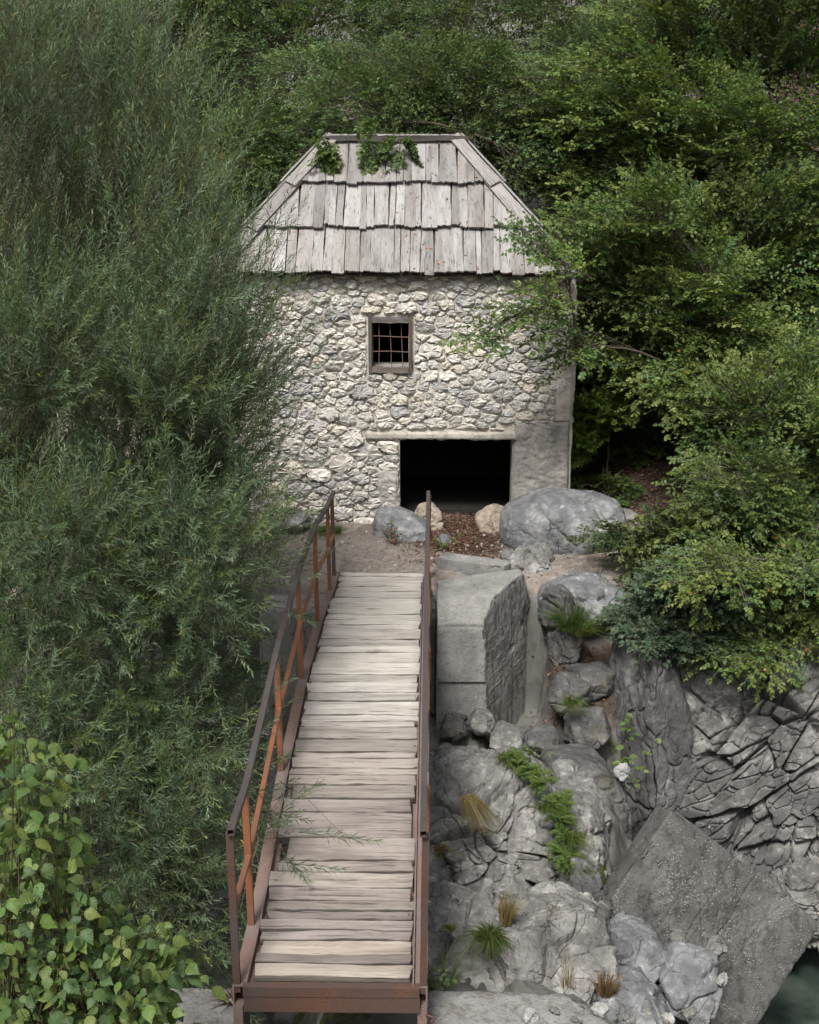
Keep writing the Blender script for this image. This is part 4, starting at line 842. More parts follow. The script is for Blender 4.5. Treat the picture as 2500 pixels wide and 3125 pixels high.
def tree(name, label, base, blobs, n_sprays, rg, L=(.45, .85), K=7, Mm=7, leaf=(.066, .046), tones=None, tip=(.22, .25, .07), tipk=.95, rad=.12, lean=(0, 0), trunk_h=None, up=.25, flat=.9, kind='hex', mat='leaf', bark='bark', cat='tree', group=None, droop=.18, autumn=0.0, reach=12, shell=.62):
    """blobs: (centre, radii). Trunk, limbs to every blob, flat leafy sprays through the blobs"""
    base = np.array(base, float); C = np.array([b[0] for b in blobs]); Rr = np.array([b[1] for b in blobs]); o = empty(name, base); tag(o, label, cat, group)
    mid = C.mean(0); th = trunk_h if trunk_h else max(.6, (mid[2] - base[2]) * .75); topp = base + np.array([lean[0], lean[1], th]); wood = MB()
    TP = limb(wood, base - (0, 0, .3), topp, rad, rad * .22, rg, 9, .0, 8)
    vol = Rr.prod(1) ** .67; cnt = np.maximum(4, (n_sprays * vol / vol.sum()).astype(int)); P = []; A = []; bi = []
    order = np.argsort(np.linalg.norm(C - TP[-1], axis=1)); nodes = [p for p in TP[4:]]
    for k in range(len(C)): P.append(None); A.append(None); bi.append(None)
    for k in order:
        nd = np.array(nodes); j = nd[int(np.argmin(np.linalg.norm(nd - C[k], axis=1) + .35 * np.maximum(0, nd[:, 2] - C[k][2])))]; LP = limb(wood, j, C[k] - (0, 0, Rr[k][2] * .2), rad * .24, rad * .05, rg, 8, .06)
        d = nrm(rg.standard_normal((cnt[k], 3))); q = C[k] + d * Rr[k] * (shell + (1 - shell) * rg.random((cnt[k], 1))) ** .8
        ax = nrm(q - C[k]) * .7 + nrm((q - TP[-1]) * np.array([1, 1, .35])) * .9 + np.array([0, 0, up]) + rg.normal(0, .25, (cnt[k], 3))
        P[k] = q; A[k] = nrm(ax); bi[k] = np.full(cnt[k], k); nodes.append(C[k])
        for m in rg.choice(cnt[k], min(reach, cnt[k]), replace=False):
            s0 = LP[rg.integers(3, len(LP))]; limb(wood, s0, q[m], rad * .05, .003, rg, 5, .05, 4)
    P = np.concatenate(P); A = np.concatenate(A); S = len(P); Ls = rg.uniform(*L, S)
    Nn = nrm(np.array([0, 0, 1.0]) * flat + rg.normal(0, .45, (S, 3)) + np.array([0, -.35, 0])); Nn = nrm(Nn - A * (Nn * A).sum(1, keepdims=True)); B = np.cross(Nn, A)
    P = P - A * Ls[:, None] * .45
    tj = (np.arange(K) + .7) / K; sg = np.where(np.arange(K) % 2, 1.0, -1.0); sg[-1] = 0
    down = np.array([0, 0, -1.0])
    base_j = P[:, None] + A[:, None] * (Ls[:, None] * tj)[..., None] + down * (droop * Ls[:, None] * tj ** 2)[..., None]           # S,K,3
    ang = R(46); dj = A[:, None] * np.where(sg == 0, 1, math.cos(ang))[None, :, None] + B[:, None] * (sg * math.sin(ang))[None, :, None] + down * (droop * tj)[None, :, None]
    dj = nrm(dj + rg.normal(0, .12, dj.shape)); lj = Ls[:, None] * (.50 * (1 - .62 * tj))[None] * rg.uniform(.7, 1.15, (S, K))
    um = (np.arange(Mm) + .6) / Mm; sm = np.where(np.arange(Mm) % 2, 1.0, -1.0); sm[-1] = 0
    O = base_j[:, :, None] + dj[:, :, None] * (lj[..., None] * um)[..., None]
    Bj = nrm(np.cross(Nn[:, None], dj)); a2 = R(52)
    ld = dj[:, :, None] * np.where(sm == 0, 1, math.cos(a2))[None, None, :, None] + Bj[:, :, None] * (sm * math.sin(a2))[None, None, :, None]
    ld = ld + rg.normal(0, .22, ld.shape) + down * .12; un = Nn[:, None, None] + rg.normal(0, .38, ld.shape)
    N = S * K * Mm; sz = rg.uniform(.7, 1.25, N) * (1 - .25 * np.broadcast_to(um[None, None], (S, K, Mm)).ravel())
    tones = np.array(tones if tones is not None else [(.045, .072, .02), (.06, .09, .025), (.08, .11, .03), (.05, .08, .035)])
    bt = rg.uniform(.8, 1.2, (len(C), 1)); st_ = tones[rg.integers(0, len(tones), S)] * bt[np.concatenate(bi)] * rg.uniform(.8, 1.2, (S, 1))
    col = np.broadcast_to(st_[:, None, None], (S, K, Mm, 3)).copy(); yt = rg.random(S) ** 2 * tipk
    f = (yt[:, None, None] * (.25 + .75 * tj[None, :, None] * (0.4 + .6 * um[None, None]))).clip(0, 1)
    col = col * (1 - f[..., None]) + np.array(tip) * f[..., None]; col = col.reshape(-1, 3) * rg.uniform(.8, 1.22, (N, 1))
    if autumn:
        a = rg.random(N) < autumn; col[a] = np.array([(.40, .17, .03), (.32, .10, .02), (.38, .27, .05)])[rg.integers(0, 3, a.sum())]
    V, Q, c_ = leaf_block(O.reshape(-1, 3), ld.reshape(-1, 3), un.reshape(-1, 3), leaf[0] * sz, leaf[1] * sz, col, kind)
    tw = MB(); v1, q1 = strips(P, P + A * Ls[:, None] + down * (droop * Ls)[:, None], .0045); tw.add(v1 - base, q1)
    v2, q2 = strips(base_j.reshape(-1, 3), (base_j + dj * lj[..., None]).reshape(-1, 3), .002); tw.add(v2 - base, q2)
    wm_ = wood.mesh('trunk', True); wm_.transform(Matrix.Translation(Vector(-base))); link('trunk', wm_, M[bark], o)
    cr = link('crown', mesh_np('crown', V - base, Q, None, c_), M[mat], o); tw.build('twigs', M[bark], o)['kind'] = 'stuff'
    return o
def ell(x, y, Y, rx, ry, dep):                       # blob given by its place and size in the picture and its distance
    s = ppm(Y); return (at(x, y, Y), (rx / s, dep, ry / s))
def blobs_in(poly, gap, Ya, Yb, rg, rx=95, ry=62, dep=.75): 
    out = []
    for c_ in fill(poly, gap, Ya, Yb, rg):
        s = ppm(c_[1]); k = rg.uniform(.8, 1.25); out.append((c_, (rx / s * k, dep * k, ry / s * k)))
    return out

# --- hornbeams and shrubs to the right
g1 = np.random.default_rng(101)
HB = [(.072, .130, .030), (.096, .158, .036), (.128, .19, .044), (.076, .142, .052)]
polyA = [(1180, 330), (1240, 200), (1330, 60), (1420, -60), (1800, -60), (1800, 420), (1560, 420), (1330, 470)]
polyB = [(1230, 470), (1330, 440), (1560, 400), (1800, 420), (1800, 860), (1600, 850), (1450, 790), (1310, 745), (1245, 720), (1215, 590)]
bA = blobs_in(polyA, 92, 21.2, 23.0, g1, 100, 46, .8)
tree('hornbeam_tree', 'tall hornbeam with yellow-green shoot tips at the upper right', (5.4, 22.4, gh(5.4, 22.4)), bA, 1500, g1, L=(.55, 1.05), flat=1.5, leaf=(.074, .052), rad=.16, lean=(-.6, -.4), tones=HB, up=.3, tip=(.21, .24, .065), trunk_h=4.2, autumn=.0012)
bB = blobs_in(polyB, 92, 20.6, 22.4, g1, 100, 46, .8) + blobs_in([(1450, 760), (1800, 740), (1800, 960), (1580, 960), (1480, 860)], 90, 19.2, 20.4, g1, 100, 46, .7) + [ell(1125, 520, 19.6, 38, 25, .2), ell(1100, 660, 19.4, 50, 22, .2), ell(1020, 700, 19.3, 30, 14, .12), ell(1165, 640, 19.4, 45, 40, .25), ell(1195, 560, 19.7, 42, 34, .25), ell(1215, 720, 19.8, 34, 40, .25)]
tree('hornbeam_tree', 'hornbeam whose branches hang over the mill\'s right roof corner and wall', (4.6, 21.4, gh(4.6, 21.4)), bB, 2100, g1, L=(.55, 1.05), flat=1.5, leaf=(.074, .052), rad=.14, lean=(-.5, -.4), tones=HB, up=.2, tip=(.22, .25, .07), trunk_h=2.3, autumn=.001)
polyC = [(1560, 850), (1660, 780), (1800, 760), (1800, 1180), (1620, 1200), (1520, 1180), (1470, 1110), (1540, 1000)]
bC = blobs_in(polyC, 100, 17.6, 19.4, g1)
tree('hornbeam_shrub', 'dark spreading hornbeam shrub on the bank below the slope', (4.6, 18.9, gh(4.6, 18.9)), bC, 1150, g1, L=(.5, .95), flat=1.4, leaf=(.07, .05), rad=.09, lean=(-.3, -.2), tones=[tuple(v * .85 for v in c_) for c_ in HB], up=.1, tip=(.19, .225, .06), bark='bark_pale', cat='shrub')
polyD = [(1450, 1170), (1560, 1150), (1660, 1130), (1800, 1180), (1800, 1340), (1690, 1345), (1560, 1350), (1460, 1310)]
bD = blobs_in(polyD, 78, 16.3, 17.5, g1, 80, 34, .5)
tree('hornbeam_shrub', 'low hornbeam branches with a few orange leaves hanging above the cliff', (4.9, 17.6, -.3), bD, 560, g1, L=(.5, .95), flat=1.5, rad=.06, tones=HB, up=.0, tip=(.21, .23, .055), tipk=.95, bark='bark_pale', cat='shrub', autumn=.004, leaf=(.058, .042))
polyE = [(1350, 1225), (1490, 1200), (1540, 1280), (1490, 1345), (1380, 1355), (1345, 1300)]
bE = blobs_in(polyE, 62, 16.6, 17.3, g1, 52, 30, .32)
tree('bluish_shrub', 'blue-green round-leaved shrub on the lip of the cliff', (2.9, 17.4, -.4), bE, 400, g1, rad=.05, L=(.3, .5), leaf=(.05, .044), tones=[(.075, .115, .07), (.09, .13, .085), (.06, .10, .06)], tip=(.16, .19, .09), tipk=.5, up=.3, cat='shrub')
bF = [ell(1285, 1120, 18.7, 34, 12, .16), ell(1350, 1140, 18.6, 40, 20, .2), ell(1420, 1130, 18.6, 50, 40, .3), ell(1410, 1190, 18.4, 45, 25, .25)]
tree('hornbeam_shrub', 'thin dark branch reaching over the earth path', (3.9, 18.9, gh(3.9, 18.9)), bF, 120, g1, rad=.04, tones=[(.04, .065, .02), (.05, .08, .03)], up=.1, cat='shrub')
bG = [ell(1240, 875, 21.5, 30, 40, .25), ell(1285, 865, 21.8, 36, 36, .25), ell(1235, 930, 21.3, 22, 30, .2)]
tree('bright_shrub', 'bright green shrub against the right corner of the mill', (2.75, 21.8, gh(2.75, 21.8)), bG, 120, g1, rad=.035, L=(.3, .5), leaf=(.075, .06), tones=[(.075, .125, .022), (.09, .145, .028)], tip=(.15, .2, .04), up=.4, cat='shrub')
bU = blobs_in([(1230, 690), (1480, 690), (1500, 800), (1400, 840), (1290, 800), (1230, 780)], 70, 23.0, 24.2, g1, 80, 45, .4)
tree('understorey_shrub', 'leafy understorey shrub deep behind the right corner of the mill', (3.8, 24.3, gh(3.8, 24.3)), bU, 420, g1, rad=.05, L=(.4, .7), leaf=(.075, .055), tones=HB, tip=(.2, .24, .06), up=.3, cat='shrub')
for k, (x, y, Y, lab) in enumerate([(1330, 905, 22.6, 'leafy green weeds half way up the litter slope'), (1400, 930, 22.8, 'green weeds at the upper edge of the litter slope'), (1270, 1005, 21.4, 'dark green weeds at the foot of the litter slope by the mill')]):
    p = at(x, y, Y); p[2] = gh(p[0], p[1])
    tree('weed_patch', lab, p, [(p + (0, 0, .2), (.6, .5, .18))], 70, g1, rad=.012, L=(.25, .4), leaf=(.05, .04), tones=[(.05, .085, .02), (.065, .10, .03)], tip=(.1, .14, .03), up=.5, cat='plant', reach=6)
# --- trees behind the mill
g2 = np.random.default_rng(202)
BT = [(.066, .114, .034), (.086, .14, .040), (.11, .162, .048), (.07, .126, .052)]
for lab, poly, base, ns, rx in [
    ('dark leafy tree left behind the mill roof', [(500, 260), (640, 230), (700, 290), (640, 360), (560, 440), (500, 470)], (-2.9, 24.6), 700, 80),
    ('tree whose drooping branches hang just over the mill ridge', [(640, 140), (860, 130), (1080, 170), (1180, 310), (1030, 300), (960, 265), (860, 262), (700, 262)], (-.4, 24.8), 1500, 95),
    ('tree filling the top of the view above the mill', [(480, -60), (760, -60), (900, 90), (700, 150), (480, 160)], (-2.2, 27.2), 900, 95),
    ('tall tree behind the mill at the top centre of the view', [(860, -60), (1200, -60), (1240, 120), (1000, 150), (860, 80)], (1.0, 26.6), 1100, 95),
    ('dark tree between the mill roof and the hornbeams', [(1090, 130), (1330, 60), (1360, 300), (1240, 430), (1130, 330)], (2.6, 24.0), 900, 90),
    ('dark tree behind the hornbeams at the far right', [(1350, 60), (1800, -60), (1800, 700), (1500, 640)], (6.6, 25.0), 1300, 120),
    ('dark leafy tree above the willow at the top of the view', [(-60, -60), (480, -60), (470, 90), (250, 60), (-60, 60)], (-5.4, 27.0), 700, 100)]:
    bl = blobs_in(poly, rx * .95, base[1] - 1.6, base[1] + .3, g2, rx, rx * .62, .8)
    if 'ridge' in lab: bl += [ell(720, 266, 22.9, 60, 20, .2), ell(850, 258, 22.9, 70, 20, .2), ell(1000, 282, 22.7, 60, 24, .2), ell(1095, 335, 22.4, 40, 35, .2), ell(640, 300, 22.8, 40, 40, .2)]
    tree('background_tree', lab, (base[0], base[1], gh(*base)), bl, ns, g2, rad=.13, L=(.45, .8), K=6, Mm=6, leaf=(.06, .045), tones=BT, tip=(.12, .15, .045), tipk=.6, up=.0, droop=.35, kind='quad', group='trees behind the mill', reach=14)
# --- creepers on the roof
for x, y, Y, rx, ry, lab in [(685, 330, 21.9, 22, 36, 'small leafy creeper on the left hip of the roof'), (842, 325, 21.95, 34, 30, 'bright leafy creeper in the middle of the roof top'), (778, 305, 21.9, 16, 45, 'thin hanging creeper on the upper roof')]:
    c_ = at(x, y, Y); s = ppm(Y); c_ = c_ + np.array([0, -.12, .05])
    tree('roof_creeper', lab, at(x, y - ry, Y + .1), [(c_, (rx / s, .1, ry / s))], 26, g2, rad=.012, L=(.16, .28), K=5, Mm=4, leaf=(.07, .055), tones=[(.07, .115, .03), (.09, .14, .04)], tip=(.12, .17, .05), up=-.2, cat='creeper', reach=6, trunk_h=.1, droop=.4)
# --- willow
def willow(label, base, zones, nsh, rg, leafL=.105, nl=44):
    base = np.array(base, float); o = empty('willow_tree', base); tag(o, label, 'tree'); wood = MB(); pts = []
    stems = []
    for k in range(7):
        e = base + np.array([rg.uniform(-2.2, 1.2), rg.uniform(-1.0, 2.2), rg.uniform(3.5, 6.0)]); stems.append(limb(wood, base + rg.normal(0, .12, 3) * (1, 1, 0) - (0, 0, .3), e, .05, .012, rg, 10, .03, 7))
    SP = np.concatenate([s[3:] for s in stems])
    P = []; A = []; Ls = []; df = []
    for poly, gap, Ya, Yb, n, upd, out in zones:
        cs = fill(poly, gap, Ya, Yb, rg)
        for c_ in cs:
            d = np.linalg.norm((SP - c_) * (1, 1, .7) + (0, 0, .5), axis=1); j = SP[int(np.argmin(d))]; br = limb(wood, j, c_, .010, .004, rg, 7, .04, 5)
            m = max(3, n // len(cs)); q = c_ + rg.normal(0, 1, (m, 3)) * (.23, .26, .23); dirn = nrm(c_ - j)
            a = nrm(dirn * .4 + np.array(out) + np.array([0, 0, upd]) + nrm(q - c_) * .55 + rg.normal(0, .25, (m, 3))); P.append(q); A.append(a); Ls.append(rg.uniform(.45, .95, m))
            for t in rg.choice(m, min(4, m), replace=False): limb(wood, br[rg.integers(3, 7)], q[t], .004, .002, rg, 4, .02, 4)
    P = np.concatenate(P); A = np.concatenate(A); Ls = np.concatenate(Ls); S = len(P); t = (np.arange(nl) + .5) / nl
    side = nrm(np.cross(A, rg.standard_normal((S, 3)))); bend = rg.uniform(-.12, .12, (S, 1)) * side
    pos = P[:, None] + A[:, None] * (Ls[:, None] * (t - .4))[..., None] + bend[:, None] * (Ls[:, None] * t ** 2)[..., None]
    al = np.arange(nl) * 2.4 + rg.uniform(0, 6, (S, 1)); B = np.cross(A, side)
    rad_ = np.cos(al)[..., None] * side[:, None] + np.sin(al)[..., None] * B[:, None]
    sp_ = (R(52) - R(26) * t)[None, :, None] + rg.normal(0, .14, (S, nl, 1)); ld = A[:, None] * np.cos(sp_) + rad_ * np.sin(sp_) + np.array([0, 0, -.06])
    un = nrm(A[:, None] * 1.0 - rad_ * .55 + rg.normal(0, .25, ld.shape)); N = S * nl
    ok = (rg.random(N) < .93)
    tones = np.array([(.060, .096, .047), (.078, .118, .060), (.049, .080, .040), (.102, .144, .084), (.078, .112, .036)]); col = np.repeat(tones[rg.integers(0, 5, S)] * rg.uniform(.8, 1.2, (S, 1)), nl, 0) * rg.uniform(.8, 1.25, (N, 1))
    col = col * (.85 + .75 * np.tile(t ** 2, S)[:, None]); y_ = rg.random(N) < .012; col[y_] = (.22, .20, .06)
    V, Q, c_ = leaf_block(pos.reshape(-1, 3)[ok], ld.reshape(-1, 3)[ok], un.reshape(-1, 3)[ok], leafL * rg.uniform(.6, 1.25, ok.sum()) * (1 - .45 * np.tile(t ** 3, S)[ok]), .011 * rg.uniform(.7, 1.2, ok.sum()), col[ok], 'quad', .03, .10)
    tw = MB(); v1, q1 = strips(pos[:, 0] - A * .05, pos[:, -1], .0025); tw.add(v1 - base, q1)
    wm_ = wood.mesh('trunk', True); wm_.transform(Matrix.Translation(Vector(-base))); link('trunk', wm_, M['bark_willow'], o)
    link('crown', mesh_np('crown', V - base, Q, None, c_), M['willow_leaf'], o); tw.build('twigs', M['bark_willow'], o)['kind'] = 'stuff'
g3 = np.random.default_rng(303)
willow('large grey-green willow with narrow leaves filling the view beside the bridge', (-3.0, 14.2, -3.6), [
    ([(-80, 120), (60, -10), (260, 50), (370, 200), (420, 330), (480, 480), (490, 600), (-80, 640)], 58, 12.8, 16.4, 1900, .75, (.1, -.1, .3)),
    ([(-80, 620), (490, 570), (535, 700), (525, 880), (510, 1080), (-80, 1080)], 64, 12.2, 16.0, 2500, .45, (.2, -.25, 0)),
    ([(-80, 1060), (525, 1040), (525, 1170), (480, 1250), (470, 1480), (430, 1640), (-80, 1640)], 64, 11.2, 14.4, 2300, .25, (.25, -.3, 0)),
    ([(60, 1620), (460, 1560), (470, 1800), (450, 2040), (100, 2080)], 50, 10.4, 12.6, 900, .2, (.3, -.2, 0)),
    ([(545, 1740), (590, 1745), (590, 1770), (545, 1770)], 25, 10.0, 10.2, 16, .1, (.9, -.2, 0)),
    ([(555, 660), (590, 660), (580, 860), (550, 860)], 40, 16.6, 17.4, 24, .4, (.4, -.1, 0))], 0, g3)
willow('second, darker willow further down the gorge behind the big one', (-4.6, 16.6, -2.6), [
    ([(-80, 300), (350, 300), (500, 700), (480, 1200), (-80, 1300)], 75, 16.6, 18.2, 900, .5, (.1, -.2, 0))], 0, g3, .095, 30)
# --- hazel bush in the near left corner: the front leaves are pieces of their own
def hazel_leaf(seed):
    rg = np.random.default_rng(seed); n = 26; V = [(0, 0, 0)]; half = []
    for k in range(n // 2 + 1):
        t = k / (n // 2); w = .45 * math.sin(math.pi * min(1, t * .98 + .02) ** .72) ** .8 * (1 - .3 * t); w = w * (1 + .09 * (1 if k % 2 else -1)) + .0
        half.append((w, t))
    half[0] = (.05, -.02); half[-2] = (.09, half[-2][1]); half[-1] = (0, 1.12)
    mid = [(0, t, -.22 * t * t + .02 * math.sin(3 * t)) for t in np.linspace(0, 1, n // 2 + 1)]
    V = list(mid); fs = []; m = len(mid)
    for sg in (-1, 1):
        st = len(V)
        for k, (w, t) in enumerate(half): V.append((sg * w, t + .10 * w, -.22 * t * t - .42 * w * w + .10 * w + .017 * (1 if k % 2 else -1) + rg.normal(0, .012)))
        for k in range(m - 1):
            q = (k, k + 1, st + k + 1, st + k); fs.append(q if sg < 0 else q[::-1])
    return np.array(V), fs
HL = [hazel_leaf(k) for k in range(6)]
g4 = np.random.default_rng(404)
hb = at(120, 2150, 6.5); hbase = np.array([hb[0] - .1, 6.7, gh(hb[0], 6.7)]); hazel = empty('hazel_bush', hbase); tag(hazel, 'bright green hazel bush with broad toothed leaves in the near left corner', 'bush')
polyH = [(-40, 1500), (20, 1450), (70, 1560), (115, 1660), (190, 1790), (235, 1850), (255, 1960), (310, 2010), (320, 2070), (290, 2170), (-40, 2180)]
polyH2 = [(270, 1990), (300, 1930), (360, 1910), (370, 1960), (350, 2040), (300, 2090)]
wood = MB(); sp = []
for poly, gap, Ya, Yb in ((polyH, 19, 5.9, 7.0), (polyH2, 20, 6.2, 6.5)): sp += fill(poly, gap, Ya, Yb, g4)
lv = []
for c_ in sp:
    root = hbase + np.array([g4.uniform(-.5, .5), g4.uniform(-.3, .3), 0]); m = root + (c_ - root) * .6 + np.array([0, 0, .15]); 
    tt = np.linspace(0, 1, 7)[:, None]; Pp = (1 - tt) ** 2 * root + 2 * tt * (1 - tt) * m + tt ** 2 * c_; wood.tube(Pp - hbase, np.linspace(.008, .002, 7), 4, None, False)
    nl = g4.integers(7, 11); ax = nrm(np.array([g4.normal(.15, .3), g4.normal(-.25, .3), .75]))
    for k in range(nl):
        t = k / nl; p = c_ - ax * .30 * (1 - t) * 1.1 + g4.normal(0, .02, 3); al = k * 2.6 + g4.uniform(-.5, .5)
        d = nrm(np.array([math.cos(al) * .8, math.sin(al) * .55 - .25, g4.normal(-.42, .28)])); u_ = nrm(np.array([0, -.6, .8]) + g4.normal(0, .45, 3)); s = g4.uniform(.045, .10) * (1 - .4 * t ** 2)
        lv.append((p, d, u_, s, t))
        wood.tube(np.array([p, p + d * .022]) - hbase, [.0018, .0015], 3, None, False)
lv.sort(key=lambda l: l[0][1] - l[0][2] * .3)
HC = [(.085, .142, .034), (.074, .130, .038), (.105, .160, .040), (.058, .110, .038), (.130, .180, .050)]
HM = []
for k in range(12):
    V, fs = HL[k % 6]; me = py_mesh('leaf', V, fs, np.array(HC[k % 5]) * (.7 + .06 * k) * (1 + .25 * (k == 7), 1, 1)); me.materials.append(M['leaf']); HM.append(me)
restm = MB()
for k, (p, d, u_, s, t) in enumerate(lv):
    S_ = nrm(np.cross(d, u_)); u_ = np.cross(S_, d); Mx = np.stack([S_, d, u_], 1) * s; pos = p + d * .02
    if k < 300:
        o = link('leaf', HM[g4.integers(12)], None, hazel); m4 = Matrix(Mx.tolist()).to_4x4(); o.matrix_local = Matrix.Translation(Vector(pos - hbase)) @ m4
    else:
        V, fs = HL[k % 6]; restm.add(V @ Mx.T + pos - hbase, fs, None, HC[g4.integers(5)])
wood.build('stems', M['bark_willow'], hazel, True); o = restm.build('foliage', M['leaf'], hazel); o['kind'] = 'stuff'

# --- grass, ferns and small plants
g5 = np.random.default_rng(505)
def tuft(label, x, y, Y, n, h, spread, cols, lean=(0, 0, 0), name='grass_tuft', z=None, w=.006):
    p = at(x, y, Y); a = g5.uniform(0, 6.28, n); rr = g5.random(n) ** .5 * spread * .4; P0 = np.stack([np.cos(a) * rr, np.sin(a) * rr, np.zeros(n)], -1)
    out = np.stack([np.cos(a), np.sin(a), np.zeros(n)], -1) * g5.random((n, 1)) * spread + np.array(lean); hh = h * g5.uniform(.5, 1.1, n); V = []; m = 5
    t = np.linspace(0, 1, m); W = nrm(np.cross(out + (0, 0, .01), np.array([0, 0, 1.0])) + g5.normal(0, .3, (n, 3)))
    cen = P0[:, None] + np.array([0, 0, 1.0]) * (hh[:, None] * (t - .38 * t ** 2.5 * np.linalg.norm(out, axis=1)[:, None] / max(h, .01)))[..., None] + out[:, None] * (t ** 1.7)[None, :, None]
    ww = (w * (1 - t * .85))[None, :, None] * W[:, None]; V = np.stack([cen - ww, cen + ww], 2).reshape(n, -1, 3)
    Q = (np.array([(2 * k, 2 * k + 1, 2 * k + 3, 2 * k + 2) for k in range(m - 1)])[None] + np.arange(n)[:, None, None] * 2 * m).reshape(-1, 4)
    col = np.array(cols)[g5.integers(0, len(cols), n)] * g5.uniform(.75, 1.25, (n, 1))
    o = link(name, mesh_np(name, V.reshape(-1, 3), Q, None, np.repeat(col, 2 * m, 0)), M['leaf'], None, p); return tag(o, label, 'grass')
GR = [(.07, .12, .025), (.09, .14, .035), (.06, .10, .03)]; DRY = [(.26, .20, .09), (.21, .16, .07), (.14, .13, .045)]
tuft('tall soft green grass clump below the path ledge', 1200, 1325, 17.55, 420, .5, .35, GR, (-.05, -.1, -.05))
tuft('second green grass clump beside the leaf litter under the path', 1225, 1335, 17.4, 260, .42, .35, GR + DRY[2:], (.1, -.1, -.05))
tuft('straw-coloured grass hanging down the pale ledge', 985, 1680, 13.5, 230, .16, .20, DRY, (.16, -.10, -.30))
tuft('short straw grass in a crack beside the railing', 925, 1790, 13.3, 120, .14, .14, DRY, (.05, -.05, -.06))
tuft('large green grass clump on the low ledge', 1030, 1975, 11.2, 420, .2, .26, GR + DRY[2:], (-.02, -.1, -.06))
tuft('dry seeding grass behind the large green clump on the low ledge', 1065, 1945, 11.35, 160, .3, .14, DRY, (.03, 0, 0))
tuft('small yellow-green grass cushion on the low ledge', 950, 1958, 11.3, 90, .07, .08, [(.2, .2, .06)], (0, 0, 0))
tuft('thin grass stalks in the notch by the tipped slab', 1165, 1970, 11.4, 110, .34, .14, GR + DRY, (.05, 0, 0))
tuft('reddish dry grass at the edge of the concrete apron', 1275, 2095, 10.3, 160, .22, .16, [(.17, .085, .05), (.13, .10, .05), (.2, .14, .08)], (.03, 0, 0))
tuft('wispy stalks on the apron edge left of the reddish grass', 1195, 2080, 10.2, 50, .34, .12, DRY, (-.02, 0, 0), w=.003)
tuft('dry grass below the wing wall beside the ferns', 1000, 1610, 15.6, 260, .28, .22, DRY + GR[:1], (.02, -.1, -.08))
tuft('grass between mossy boulders right of the wing wall', 1205, 1480, 16.4, 180, .25, .2, GR + DRY[2:], (-.02, -.15, -.12))
tuft('fine green weeds beside the bridge support leg', 945, 2075, 9.3, 60, .34, .18, [(.09, .13, .06)], (.08, 0, 0), w=.004)
tuft('grass fringe at the foot of the wall left of the boulder', 700, 1120, 20.35, 320, .16, .34, GR, (-.1, -.1, 0))
tuft('grass in front of the slanting boulder by the doorway', 855, 1160, 19.75, 320, .16, .3, GR, (.1, -.1, 0))
tuft('brown twiggy litter beside the bridge support on the apron', 490, 2110, 8.9, 90, .08, .14, [(.10, .055, .04), (.07, .04, .03)], (-.05, 0, 0))
def fern(label, x, y, Y, n, ln, seed, cols=((.095, .145, .032), (.13, .175, .042), (.075, .12, .03)), lean=(0, -.3, 0)):
    rg = np.random.default_rng(seed); p = at(x, y, Y); a = rg.uniform(0, 6.28, n); d0 = nrm(np.stack([np.cos(a), np.sin(a), rg.uniform(-.1, 1.3, n)], -1) + np.array(lean)); L = ln * rg.uniform(.45, 1.2, n); m = 26
    t = (np.arange(m) + 1) / m; cen = d0[:, None] * (L[:, None] * t)[..., None] + np.array([0, 0, -1.0]) * (L[:, None] * .35 * t ** 2)[..., None]
    sd = nrm(np.cross(d0, np.array([0, 0, 1.0]))); Os = []; Ds = []; Ls = []
    for s in (-1, 1): Os.append(cen); Ds.append(sd[:, None] * s + d0[:, None] * .5 + np.zeros((1, m, 1)) + rg.normal(0, .1, cen.shape)); Ls.append(L[:, None] * .30 * np.sin(np.pi * (t * .85 + .12))[None] + .004)
    O = np.concatenate(Os).reshape(-1, 3); D = np.concatenate(Ds).reshape(-1, 3); Lf = np.concatenate(Ls).ravel(); N = len(O)
    V, Q, c_ = leaf_block(O, D, np.tile([0, -.3, 1.0], (N, 1)) + rg.normal(0, .2, (N, 3)), Lf, Lf * .15, np.array(cols)[rg.integers(0, len(cols), N)] * rg.uniform(.8, 1.2, (N, 1)), 'quad')
    o = link('fern', mesh_np('fern', V, Q, None, c_), M['leaf'], None, p); return tag(o, label, 'fern', 'ferns along the crest of the ledge')
for k, (x, y, Y) in enumerate([(1090, 1605, 14.5), (1118, 1620, 14.35), (1145, 1650, 14.15), (1158, 1690, 13.9), (1172, 1725, 13.75), (1186, 1760, 13.6), (1196, 1800, 13.45), (1132, 1632, 14.25), (1182, 1690, 13.9)]):
    fern(['topmost fern of the row on the ledge crest', 'second fern from the top of the row on the ledge crest', 'bushy fern where the row turns down the ledge', 'fern half way down the ledge crest', 'fern below the middle of the row on the ledge', 'second lowest fern of the row on the ledge', 'lowest fern of the row, hanging over the ledge', 'fern filling the bend of the row on the ledge', 'fern beside the dark boulder in the row'][k], x + 6 * math.sin(5 * k), y, Y, 24, (.24, .18, .22, .16, .25, .18, .26, .15, .2)[k], 600 + k)
for k, (x, y, Y, lab) in enumerate([(1068, 1600, 14.6, 'green grass above the topmost fern'), (1150, 1705, 13.8, 'green grass among the ferns half way down the ledge'), (1205, 1770, 13.5, 'yellowing grass beside the lower ferns'), (1212, 1835, 13.3, 'sparse grass hanging below the last fern')]): tuft(lab, x, y, Y, 170, .24, .2, GR + [(.17, .17, .05)], (.05, -.1, -.1))
